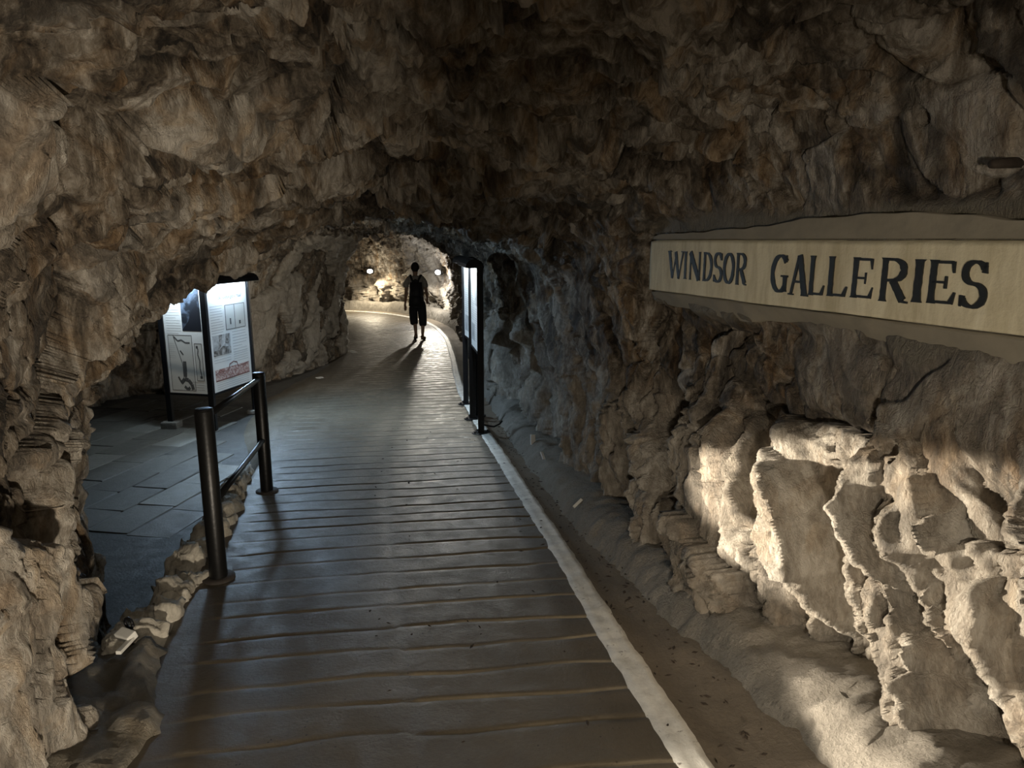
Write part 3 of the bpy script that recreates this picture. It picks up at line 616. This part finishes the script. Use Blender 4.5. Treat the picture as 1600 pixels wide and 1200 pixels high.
def content_map(flat, lines, stroke, ctx):
    flat('printed_text', lines(.05, .44, .56, .97, 18, 8, .004)+lines(.06, .24, .33, .46, 8, 9, .004)+lines(.62, .95, .03, .10, 4, 10, .004), INKL, 1, True)
    flat('cliff_photo', [(.48, .585, .99, .985)], BLUEP, 1)
    flat('cliff_shape', [([(.48, .585), (.99, .585), (.99, .80), (.88, .83), (.74, .76), (.66, .68), (.48, .60)],)], simple('cliff_ink', (.012, .013, .018), .45), 2)
    flat('tunnel_map', [(.06, .02, .70, .545)], PAPER, 1)
    flat('map_lines', stroke([(.06, .545), (.70, .545), (.70, .02), (.06, .02), (.06, .545)], .006)+stroke([(.20, .545), (.40, .27), (.40, .10)], .008)
         + stroke([(.22, .53), (.32, .49), (.42, .50), (.52, .475), (.64, .475)], .016)+stroke([(.36, .40), (.44, .36)], .016)+stroke([(.455, .30), (.455, .20), (.44, .15)], .045)
         + stroke([(.32, .09), (.42, .13), (.52, .12), (.60, .08), (.63, .03)], .040)+stroke([(.25, .15), (.33, .09)], .02)+stroke([(.40, .06), (.48, .03), (.55, .05)], .03), INK, 2)
    flat('tunnel_section', [(.76, .12, .95, .47)], PAPER, 2)
    flat('section_lines', stroke([(.76, .47), (.95, .47), (.95, .12), (.76, .12), (.76, .47)], .006)+stroke([(.82, .45), (.85, .41), (.83, .37), (.87, .31), (.86, .24), (.89, .17), (.885, .145)], .014)+[(.795, .425, .85, .45), (.85, .14, .915, .165)], INK, 3)
def content_plain(flat, lines, stroke, ctx):
    flat('printed_text', lines(.06, .46, .35, .85, 18, 21)+lines(.54, .94, .10, .50, 15, 22), INKL, 1, True)
    flat('printed_picture', [(.54, .55, .94, .85)], ENGR2, 1)
    flat('printed_picture', [(.06, .08, .46, .30)], ENGR2, 1)
def post_at(t, q, z1, s=.058, flange=True, z0=0.0):
    bm = bmesh.new(); add_box(bm, (q[0], q[1], (z0+z1)/2), (s, s, z1-z0)); bev(bm, .004, 2); p = obj('post', bm, BLACK, t)
    if flange:
        bm = bmesh.new(); add_tube(bm, [(q[0], q[1], z0-.004), (q[0], q[1], z0+.012), (q[0], q[1], z0+.016)], [.105, .105, .09], 26); obj('base_plate', bm, BLACK, p, None, False)
        bm = bmesh.new()
        for k in range(4):
            al = k*math.pi/2+.6; add_tube(bm, [(q[0]+.08*math.cos(al), q[1]+.08*math.sin(al), z0+.012), (q[0]+.08*math.cos(al), q[1]+.08*math.sin(al), z0+.028)], .011, 6)
        obj('anchor_bolts', bm, STEEL, p)['kind'] = 'stuff'
    return p
t = tag(empty('notice_board', (-3.50, 8.01, ZCH)), 'two-panel black notice board with hooded lights and maps, standing in the left side chamber', 'notice board')
q0, q1, q2 = (-.56, .12), (0, 0), (.175, .86)
post_at(t, q0, 1.76, .058, False); post_at(t, q1, 1.76, .062, False); post_at(t, q2, 1.76, .058, False)
bm = bmesh.new(); add_box(bm, (q0[0], q0[1], .035), (.19, .17, .09)); bev(bm, .018, 2); obj('concrete_foot', bm, KERB, t)
bm = bmesh.new(); add_box(bm, (q2[0], q2[1], .02), (.17, .16, .05)); bev(bm, .014, 2); obj('concrete_foot', bm, KERB, t)
board_panel(t, q0, q1, .42, 1.70, 1, .17, 3, .15, content_map)
board_panel(t, q1, q2, .42, 1.70, 1, .17, 115, 1.30, content_hall, (.52, .75, 1.0))
zb0 = float(zp(7.42))
t = tag(empty('notice_board', (-.335, 7.42, zb0)), 'slim black notice board seen almost edge-on, bolted beside the white line', 'notice board')
r0, r1, r1b, r2 = (0, 0), (-.134, .78), (-.092, .95), (-.280, 1.75)
post_at(t, r0, 1.82, .066, True, 0.0)
for q, yy in ((r1, 8.2), (r1b, 8.37), (r2, 9.17)): post_at(t, q, 1.82, .072 if q is r1 else .064, True, float(zp(yy))-zb0)
board_panel(t, r1, r0, .86, 1.78, 1, .15, 8, .5, content_plain, (.80, .92, 1.0))
board_panel(t, r2, r1b, .84, 1.78, 1, .15, 8, .5, content_plain, (.80, .92, 1.0))
bm = bmesh.new(); add_tube(bm, [(-.36, 7.62, zp(7.6)+.10), (-.30, 7.60, zp(7.6)+.05), (-.20, 7.60, zp(7.6)+.035), (-.14, 7.62, zp(7.6)+.06), (-.11, 7.64, zp(7.6)+.09)], .010, 8)
tag(obj('power_cable', bm, BLACK, None, None, True), 'black cable looping from the right notice board foot to the rock wall', 'cable')

# ------------------------------------------------------------------ painted panel with lettering
CREAM, nt, b = nodes_of('cream_painted_plaster'); p = geo_pos(nt)
mpp = N(nt, 'ShaderNodeMapping'); mpp.inputs['Scale'].default_value = (6, 6, 1.2); nt.links.new(p, mpp.inputs[0])
stn = noise(nt, mpp.outputs[0], 2.0, 7, .65, .3)
nt.links.new(ramp(nt, stn, [(.35, (.44, .385, .255)), (.55, (.60, .545, .39)), (.7, (.66, .61, .46))]), b.inputs['Base Color']); b.inputs['Roughness'].default_value = .8
bump(nt, b, mathn(nt, 'ADD', noise(nt, p, 24, 8, .65, .3), mathn(nt, 'MULTIPLY', noise(nt, p, 90, 4), .3)), .45, .012)
LET = simple('black_sign_paint', (.012, .013, .012), .6, 0, .5, 60, .2)
sign = tag(empty('painted_sign', (SB[0], SB[1], SB[2])), 'long cream painted plaster sign with black capital lettering on the right rock wall', 'sign')
SX = Vector(sd); SNn = Vector(sn); SROT = Matrix((SX, ZAX, SNn)).transposed()
def on_sign(s, h, d): return SX*s+ZAX*h+SNn*d
def sign_grid(name, top, bot, d_top, d_bot, s0, s1, mat, rough, ns=170, nh=26, seed=0, edge=.0):
    s = np.linspace(s0, s1, ns); v = np.linspace(0, 1, nh)
    S_, V_ = np.meshgrid(s, v, indexing='ij'); tp = top(s)[:, None]; bt = bot(s)[:, None]
    Hh = tp*(1-V_)+bt*V_; q = np.stack([S_, Hh, S_*0], -1)
    Dd = d_top*(1-V_)+d_bot*V_+rough*fbm(q, 7, 4, .55, seed)
    rim = np.minimum(np.minimum(V_, 1-V_)*nh, np.minimum(S_-s0, s1-S_)/(s1-s0)*ns) < .5
    Dd = np.where(rim, -.06, Dd)
    P_ = S_[..., None]*np.array(SX)+Hh[..., None]*np.array((0, 0, 1))+Dd[..., None]*np.array(SNn)
    o = grid_mesh(name, P_, mat, None, None, flip=False); o.parent = sign; return o
wv = lambda s, a, sc, sd_: a*fbm(np.stack([s, s*0, s*0], -1), sc, 3, .55, sd_)
sign_grid('sign_face', lambda s: 0*s+.002+wv(s, .002, 3, 1), lambda s: -.305+.018*s/SL+wv(s, .004, 3, 2), .022, .022, .0, SL+.55, CREAM, .0022)
PLAST = simple('grey_render', (.20, .178, .135), .88, 0, .28, 7, .5)
sign_grid('upper_render_band', lambda s: .03+.055*sstep(.3, 1.8, s)+wv(s, .03, 2.2, 3), lambda s: 0*s+.001, .016, .012, .02, SL+.55, PLAST, .006, seed=4)
sign_grid('sloping_sill', lambda s: -.303+.018*s/SL+wv(s, .004, 3, 2), lambda s: -.375-.035*np.sin(s*2.2)**2+wv(s, .035, 2.0, 5), .020, -.035, .02, SL+.55, PLAST, .008, seed=9)
def arc(cx, cy, rx, ry, a0, a1, n=14):
    return [(cx+rx*math.cos(R(a0+(a1-a0)*k/n)), cy+ry*math.sin(R(a0+(a1-a0)*k/n))) for k in range(n+1)]
TH = .20; TN = .085
def V(x, y0=0, y1=1, w=TH): return [((x, y0), w*1.5), ((x, y0+.05), w*1.12), ((x, y0+.15), w), ((x, y1-.15), w), ((x, y1-.05), w*1.12), ((x, y1), w*1.5)]
def seg(a, b, w0, w1=None): return [(a, w0), (b, w1 if w1 is not None else w0)]
def rib(pts): # width swells with the vertical part of a curve
    out = []
    for k, q in enumerate(pts):
        a = pts[max(k-1, 0)]; b = pts[min(k+1, len(pts)-1)]
        vv = abs(b[1]-a[1])/(math.hypot(b[0]-a[0], b[1]-a[1])+1e-6)
        out.append((q, TN+(TH-TN)*vv**1.3))
    return out
G = {
 'W': [seg((.10, 1), (.32, .02), .20, .15), seg((.32, .0), (.52, .92), .08), seg((.48, .98), (.70, .02), .20, .15), seg((.70, .0), (.92, 1), .08, .09), seg((0, .985), (.24, .985), .05), seg((.80, .985), (1.03, .985), .05)],
 'I': [V(.5, w=.42)],
 'N': [V(.14, w=.11), seg((.10, .98), (.86, .03), .22, .20), V(.88, w=.11)],
 'D': [V(.16), rib([(.16, .96)]+arc(.40, .5, .48, .455, 88, -88, 18)+[(.16, .04)])],
 'S': [rib(arc(.5, .735, .34, .225, 25, 270, 16)[:-1]+arc(.5, .275, .38, .235, 90, -155, 16)), seg((.82, .74), (.86, .96), .16, .05), seg((.14, .26), (.10, .03), .16, .05)],
 'O': [rib(arc(.5, .5, .40, .455, 90, 450, 32))],
 'R': [V(.18), rib([(.18, .96)]+arc(.46, .73, .34, .235, 88, -88, 14)+[(.18, .49)]), seg((.46, .50), (.84, .06), .17, .18), seg((.80, .04), (1.0, .02), .08, .05)],
 'G': [rib(arc(.54, .5, .44, .455, 42, 318, 28)), V(.84, 0.05, .46, .19), seg((.60, .44), (1.0, .44), .07), seg((.85, .80), (.88, .97), .10, .04)],
 'A': [seg((.16, .02), (.47, .98), .09, .10), seg((.50, 1), (.84, .02), .20, .21), seg((.28, .34), (.68, .34), .075), seg((.02, .02), (.30, .02), .055), seg((.68, .02), (1.02, .02), .055)],
 'L': [V(.22), seg((.22, .045), (.80, .045), .085), seg((.80, .04), (.92, .27), .13, .04)],
 'E': [V(.20), seg((.20, .955), (.80, .955), .085), seg((.20, .50), (.62, .50), .075), seg((.20, .045), (.84, .045), .085), seg((.80, .97), (.84, .72), .12, .04), seg((.62, .64), (.62, .36), .07, .07), seg((.82, .03), (.92, .29), .13, .04)],
}
def letter(ch, s0, s1, h0, h1):
    bm = bmesh.new(); W_, H_ = s1-s0, h1-h0; asp = H_/W_; r = random.Random(ord(ch)+int(s0*1000))
    for st in G[ch]:
        # refine, roughen
        pts = []
        for ((p0, w0), (p1, w1)) in zip(st, st[1:]):
            m_ = max(1, int(math.hypot(p1[0]-p0[0], p1[1]-p0[1])*14))
            for k in range(m_): f = k/m_; pts.append(((p0[0]+(p1[0]-p0[0])*f)*W_, (p0[1]+(p1[1]-p0[1])*f)*H_, (w0+(w1-w0)*f)))
        pts.append((st[-1][0][0]*W_, st[-1][0][1]*H_, st[-1][1]))
        lo_, hi_ = [], []
        for k, (x, y, w_) in enumerate(pts):
            a = pts[max(k-1, 0)]; b_ = pts[min(k+1, len(pts)-1)]; dx, dy = b_[0]-a[0], b_[1]-a[1]; l = math.hypot(dx, dy) or 1
            nx, ny = -dy/l, dx/l
            wx = w_*min(W_, .115)*.5*abs(nx)+w_*H_*.72*.5*abs(ny)*1.0
            j1, j2 = 1+r.uniform(-.10, .10), 1+r.uniform(-.10, .10)
            for sg_, jj_, arr in ((-1, j1, lo_), (1, j2, hi_)):
                q = (s0+x+nx*wx*sg_*jj_, h0+y+ny*wx*sg_*jj_)
                arr.append((bm.verts.new(on_sign(*q, .0155)), bm.verts.new(on_sign(*q, .0270))))
        for k in range(len(pts)-1):
            a, b_, c_, d_ = lo_[k], lo_[k+1], hi_[k+1], hi_[k]
            bm.faces.new((a[1], b_[1], c_[1], d_[1])); bm.faces.new((a[0], b_[0], b_[1], a[1])); bm.faces.new((d_[0], c_[0], c_[1], d_[1]))
        bm.faces.new((lo_[0][0], lo_[0][1], hi_[0][1], hi_[0][0])); bm.faces.new((lo_[-1][0], lo_[-1][1], hi_[-1][1], hi_[-1][0]))
    obj('letter', bm, LET, sign)
for ch, s0, s1, h0, h1 in [('W', .235, .415, -.214, -.064), ('I', .405, .455, -.211, -.064), ('N', .465, .585, -.212, -.064), ('D', .605, .695, -.212, -.064), ('S', .70, .785, -.214, -.062), ('O', .79, .885, -.215, -.063), ('R', .895, .985, -.213, -.063),
    ('G', 1.165, 1.278, -.230, -.062), ('A', 1.285, 1.41, -.232, -.064), ('L', 1.405, 1.51, -.224, -.065), ('L', 1.51, 1.635, -.220, -.065), ('E', 1.64, 1.765, -.216, -.066), ('R', 1.78, 1.915, -.218, -.064), ('I', 1.918, 1.985, -.210, -.066), ('E', 1.985, 2.105, -.208, -.066), ('S', 2.11, 2.21, -.213, -.062)]:
    letter(ch, s0, s1, h0, h1)

# ------------------------------------------------------------------ lamps on the far walls
def wall_lamp(label, loc, face, spin):
    t = tag(empty('floodlight', loc), label, 'lamp')
    d = Vector(face).normalized(); rt = d.to_track_quat('-Y', 'Z').to_matrix()
    bm = bmesh.new(); add_box(bm, (0, 0, 0), (.22, .09, .17), None); bev(bm, .02, 3); bm.transform(rt.to_4x4()); obj('housing', bm, BLACK, t)
    bm = bmesh.new(); v = bmesh.ops.create_uvsphere(bm, u_segments=16, v_segments=10, radius=.085)['verts']
    bm.transform(Matrix.Diagonal((1.05, .35, .75, 1))); bm.transform(Matrix.Translation((0, -.045, 0))); bm.transform(rt.to_4x4()); obj('glowing_lens', bm, GLOW, t, None, True)
    bm = bmesh.new(); add_tube(bm, [(-.125, 0, 0), (-.125, .06, 0), (-.125, .10, -.05), (.125, .10, -.05), (.125, .06, 0), (.125, 0, 0)], .010, 8); bm.transform(rt.to_4x4()); obj('bracket', bm, BLACK, t)
GLOW = emit('lamp_glow', (1.0, .93, .80), 45)
wall_lamp('glowing floodlight left of the walking man, on the far brown wall', LAMP_L, (.4, -1, -.15), 0)
wall_lamp('glowing floodlight right of the walking man, by the pale wall patch', LAMP_R, (-.5, -1, -.15), 0)

# ------------------------------------------------------------------ the walking man
def skin_mesh(name, verts, edges, mat, parent, sub=2, root=0):
    me = bpy.data.meshes.new(name); me.from_pydata([v[:3] for v in verts], edges, [])
    o = bpy.data.objects.new(name, me); C.objects.link(o)
    md = o.modifiers.new('s', 'SKIN'); md.use_smooth_shade = True
    for i, v in enumerate(verts):
        r_ = v[3]; sv = me.skin_vertices[0].data[i]; sv.radius = (r_, r_) if not isinstance(r_, tuple) else r_
        sv.use_root = i == root
    o.modifiers.new('u', 'SUBSURF').levels = sub
    bpy.context.view_layer.update()
    me2 = bpy.data.meshes.new_from_object(o.evaluated_get(bpy.context.evaluated_depsgraph_get()))
    bpy.data.objects.remove(o); me2.name = name; me2.materials.clear(); me2.shade_smooth()
    return link(name, me2, mat, parent)
def chain(verts, edges, start, pts):
    p_ = start
    for q in pts: verts.append(q); edges.append((p_, len(verts)-1)); p_ = len(verts)-1
    return p_
SKIN = simple('skin', (.30, .19, .13), .55, 0, .1, 20); TEE = simple('grey_tshirt', (.30, .29, .27), .9, 0, .15, 30, .2); PANT = simple('dark_trousers', (.018, .020, .026), .9, 0, .2, 40, .2)
BAG = simple('black_backpack', (.014, .016, .020), .7, 0, .3, 40, .2); SHOE = simple('dark_shoe', (.015, .014, .014), .7); HAIR = simple('dark_hair', (.014, .011, .009), .7)
py = 16.3; man = tag(empty('person', (-2.19, py, float(zp(py))), R(3)), 'man seen from behind walking away, grey T-shirt, black backpack, dark cropped trousers', 'person')
vb = [(0, 0, .93, .13), (0, .01, 1.08, .125), (0, .015, 1.24, .145), (-.02, .02, 1.38, .14), (-.025, .03, 1.47, .060), (-.028, .045, 1.54, .056), (-.03, .055, 1.60, .076), (-.03, .06, 1.67, .090), (-.03, .055, 1.735, .060)]
eb = [(i, i+1) for i in range(8)]
k = chain(vb, eb, 3, [(-.16, .02, 1.42, .062), (-.225, .02, 1.36, .052), (-.245, .0, 1.10, .040), (-.265, .05, .93, .032), (-.285, .085, .83, .024), (-.29, .10, .775, .028)])
hL = k
for (dx, dz, dy) in ((-.022, -.10, .02), (-.008, -.112, .03), (.008, -.106, .035), (.020, -.092, .04)):
    chain(vb, eb, hL, [(-.29+dx*.8, .10+dy*.4, .775+dz*.35, .010), (-.288+dx, .105+dy, .775+dz*.75, .009), (-.28+dx, .115+dy*1.5, .775+dz, .008)])
chain(vb, eb, hL, [(-.262, .125, .76, .010), (-.252, .14, .73, .009)])
k = chain(vb, eb, 3, [(.12, .02, 1.42, .062), (.175, .01, 1.36, .052), (.215, -.03, 1.13, .040), (.225, .06, 1.01, .032), (.225, .12, .945, .024), (.222, .145, .91, .028)])
for (dx, dz, dy) in ((-.022, -.085, .04), (-.008, -.095, .05), (.008, -.09, .05), (.020, -.075, .045)):
    chain(vb, eb, k, [(.222+dx*.8, .145+dy*.4, .91+dz*.35, .010), (.222+dx, .15+dy, .91+dz*.75, .009), (.215+dx, .155+dy*1.3, .91+dz, .008)])
chain(vb, eb, k, [(.196, .17, .90, .010), (.186, .185, .87, .009)])
chain(vb, eb, 0, [(-.10, .02, .88, .095), (-.085, .08, .52, .060), (-.06, .0, .36, .050), (-.045, -.04, .15, .034), (-.05, -.02, .085, .036), (-.075, .08, .045, .030)])
chain(vb, eb, 0, [(.10, .0, .88, .095), (.115, -.02, .50, .060), (.122, -.08, .34, .050), (.115, -.12, .13, .034), (.115, -.10, .06, .036), (.14, .03, .035, .030)])
skin_mesh('body', vb, eb, SKIN, man)
# ears, hair
for sx in (-1, 1):
    bm = bmesh.new(); bmesh.ops.create_uvsphere(bm, u_segments=10, v_segments=8, radius=1, matrix=Matrix.Translation((-.03+sx*.086, .05, 1.655)) @ Matrix.Diagonal((.012, .02, .032, 1))); obj('ear', bm, SKIN, man, None, True)
bm = bmesh.new(); bmesh.ops.create_uvsphere(bm, u_segments=24, v_segments=16, radius=1, matrix=Matrix.Translation((-.03, .042, 1.675)) @ Matrix.Diagonal((.094, .108, .115, 1)))
for v in bm.verts:
    if v.co.z < 1.645 and v.co.y > .03: v.co.z = 1.645+(v.co.z-1.645)*.3
    if v.co.y > .10 and v.co.z < 1.72: v.co.y = .10
obj('hair', bm, HAIR, man, None, True)
bm = bmesh.new(); bmesh.ops.create_cone(bm, segments=10, radius1=.02, radius2=.006, depth=.05, cap_ends=True, matrix=Matrix.Translation((-.03, .155, 1.655)) @ Matrix.Rotation(R(-70), 4, 'X')); obj('nose', bm, SKIN, man, None, True)
for sx in (-1, 1):
    bm = bmesh.new(); bmesh.ops.create_uvsphere(bm, u_segments=8, v_segments=6, radius=.011, matrix=Matrix.Translation((-.03+sx*.034, .143, 1.675))); obj('eye', bm, HAIR, man, None, True)
bm = bmesh.new(); add_box(bm, (-.03, .143, 1.615), (.045, .012, .010)); bev(bm, .003, 2); obj('mouth', bm, simple('lips', (.25, .11, .09), .5), man)
# shirt: torso with short sleeves
vt = [(0, .005, .96, .180), (0, .01, 1.10, .172), (0, .015, 1.26, .185), (-.02, .02, 1.385, .165), (-.025, .025, 1.455, .085)]
et = [(i, i+1) for i in range(4)]
chain(vt, et, 3, [(-.165, .02, 1.415, .078), (-.232, .02, 1.345, .070), (-.248, .01, 1.20, .066)])
chain(vt, et, 3, [(.125, .02, 1.415, .078), (.182, .01, 1.345, .070), (.208, -.01, 1.20, .066)])
skin_mesh('t_shirt', vt, et, TEE, man)
vp_ = [(0, .005, .97, .172), (0, .0, .87, .165)]; ep = [(0, 1)]
chain(vp_, ep, 1, [(-.10, .03, .78, .122), (-.098, .075, .56, .106), (-.085, .04, .42, .100), (-.075, .01, .34, .090)])
chain(vp_, ep, 1, [(.10, .0, .78, .122), (.118, -.015, .54, .106), (.124, -.05, .40, .100), (.128, -.075, .32, .090)])
skin_mesh('cropped_trousers', vp_, ep, PANT, man)
for nm, (x, y, z, rx) in (('shoe', (-.058, .02, .055, -.28)), ('shoe', (.125, -.05, .045, -.06))):
    v_ = [(0, -.10, .005, .040), (0, -.03, .012, .046), (0, .06, 0, .045), (0, .14, -.008, .036), (0, -.085, .06, .042)]
    o = skin_mesh(nm, v_, [(0, 1), (1, 2), (2, 3), (0, 4)], SHOE, man); o.location = (x, y, z); o.rotation_euler = (rx, 0, R(12 if x < 0 else -14))
# backpack behind the back (towards the viewer)
bm = bmesh.new(); add_box(bm, (-.005, -.19, 1.08), (.35, .19, .64))
for v in bm.verts:
    if v.co.z > 1.2: v.co.x *= .72; v.co.y += .02
    if v.co.z > 1.2 and v.co.y < -.2: v.co.y += .05
bmesh.ops.bevel(bm, geom=bm.edges[:], offset=.055, segments=4, affect='EDGES'); pk = obj('backpack', bm, BAG, man, None, True)
bm = bmesh.new(); add_box(bm, (-.005, -.295, .93), (.22, .05, .24)); bmesh.ops.bevel(bm, geom=bm.edges[:], offset=.022, segments=3, affect='EDGES'); obj('front_pocket', bm, BAG, pk, None, True)
bm = bmesh.new(); add_tube(bm, [(-.04, -.12, 1.36), (-.03, -.15, 1.41), (.0, -.15, 1.41), (.01, -.12, 1.36)], .010, 8); obj('grab_handle', bm, BAG, pk, None, True)
for sx in (-1, 1):
    bm = bmesh.new(); xx = -.02+sx*.115
    add_tube(bm, [(-.02+sx*.04, -.13, 1.30), (-.02+sx*.085, -.11, 1.42), (xx, -.03, 1.49), (xx+sx*.01, .07, 1.485), (xx, .16, 1.40), (xx, .19, 1.25), (xx+sx*.03, .12, 1.05), (xx+sx*.02, -.05, .92), (xx, -.14, .88)], [.02, .024, .026, .026, .024, .022, .016, .014, .012], 10)
    obj('shoulder_strap', bm, BAG, pk, None, True)

# ------------------------------------------------------------------ small things
WHITEP = simple('white_card', (.75, .74, .70), .7, 0, .08, 30); WHITEM = simple('white_metal', (.62, .61, .57), .5, 0, .1, 20)
t = tag(empty('small_floodlight', (-1.655, 2.74, float(zp(2.75))+.085), R(-25)), 'small broken white and black lamp lying at the near end of the stone edging', 'lamp')
bm = bmesh.new(); add_box(bm, (0, 0, 0), (.085, .045, .035), Matrix.Rotation(R(20), 3, 'X')); bev(bm, .005, 2); obj('white_bracket', bm, WHITEM, t)
bm = bmesh.new(); add_box(bm, (.055, -.045, -.008), (.022, .11, .016), Matrix.Rotation(R(25), 3, 'Z')); bev(bm, .003, 2); obj('bracket_arm', bm, WHITEM, t)
bm = bmesh.new()
add_tube(bm, [(-.028+.024*math.cos(a_), .038, .030+.022*math.sin(a_)) for a_ in [k*math.pi/8 for k in range(17)]], .007, 8); obj('lamp_ring', bm, BLACK, t, None, True)
def card(label, loc, size, rot):
    bm = bmesh.new(); add_box(bm, (0, 0, 0), (*size, .004)); bmesh.ops.subdivide_edges(bm, edges=bm.edges[:], cuts=3)
    for v in bm.verts: v.co.z += .012*math.sin(v.co.x*30+v.co.y*22)
    o = tag(obj('paper_scrap', bm, WHITEP, None, loc), label, 'litter'); o.rotation_euler = rot
card('white paper scrap on the path edge at the foot of the far rock corner', (-3.25, 14.25, float(zp(14.2))+.02), (.16, .10), (.3, .2, .6))
card('white paper scrap by the base of the pale rock pillar', (-3.12, 11.2, float(zp(11.2))+.02), (.14, .07), (.1, .1, -.7))

for lb, loc, sz, rot in (('white plastic tag standing on the kerb left of the dark hollow', (.20, 6.5, -.33), (.05, .10), (1.1, .2, .4)), ('small white tag on the kerb just below the dark hollow', (.27, 5.93, -.31), (.03, .075), (.8, .3, .7)), ('thin white sliver on the kerb nearest the viewer', (.46, 4.66, -.26), (.02, .09), (.5, .5, -.6))):
    bm = bmesh.new(); add_box(bm, (0, 0, 0), (*sz, .012)); bev(bm, .003, 2); o = tag(obj('white_tag', bm, WHITEM, None, loc), lb, 'tag'); o.rotation_euler = rot
bm = bmesh.new(); add_tube(bm, [(1.66, 2.30, 1.79), (1.50, 2.2, 1.775), (1.40, 2.14, 1.765)], [.016, .016, .013], 12)
tag(obj('iron_stub', bm, simple('rust', (.035, .025, .018), .8, .3, .5, 40, .4), None, None, True), 'dark rusty iron stub projecting from the rock above the right end of the sign', 'iron bar')
# leaf bits and grit blown along the gutter, nobody could count them
bm = bmesh.new(); r = random.Random(3)
for i in range(420):
    tt_ = r.uniform(3.2, 11.5)
    c = curve_at(RXs, np.array([tt_, tt_+.01])); tg = c[1]-c[0]; tg /= np.linalg.norm(tg); nrm = np.array((tg[1], -tg[0]))
    q = c[0]+nrm*(r.gauss(.15, .075) if r.random() < .8 else r.uniform(-1.2, -.05))
    z_ = float(zp(q[1]))+(-.012 if (q-c[0])@nrm > 0.02 else .004)
    L_ = r.uniform(.006, .020); al = r.uniform(0, 6.3); wd_ = L_*r.uniform(.25, .6)
    d1 = Vector((math.cos(al), math.sin(al), r.uniform(-.1, .3)))*L_; d2 = Vector((-math.sin(al), math.cos(al), r.uniform(-.2, .2)))*wd_; cc = Vector((q[0], q[1], z_+.004))
    vv = [bm.verts.new(cc+x) for x in (d1, d2, -d1, -d2)]+[bm.verts.new(cc+Vector((0, 0, .004)))]
    for k in range(4): bm.faces.new((vv[k], vv[(k+1) % 4], vv[4]))
o = obj('leaf_litter', bm, simple('dead_leaf', (.030, .020, .012), .9, 0, .4, 60)); tag(o, 'dark leaf bits and grit scattered along the sandy gutter', 'litter', None, 'stuff')
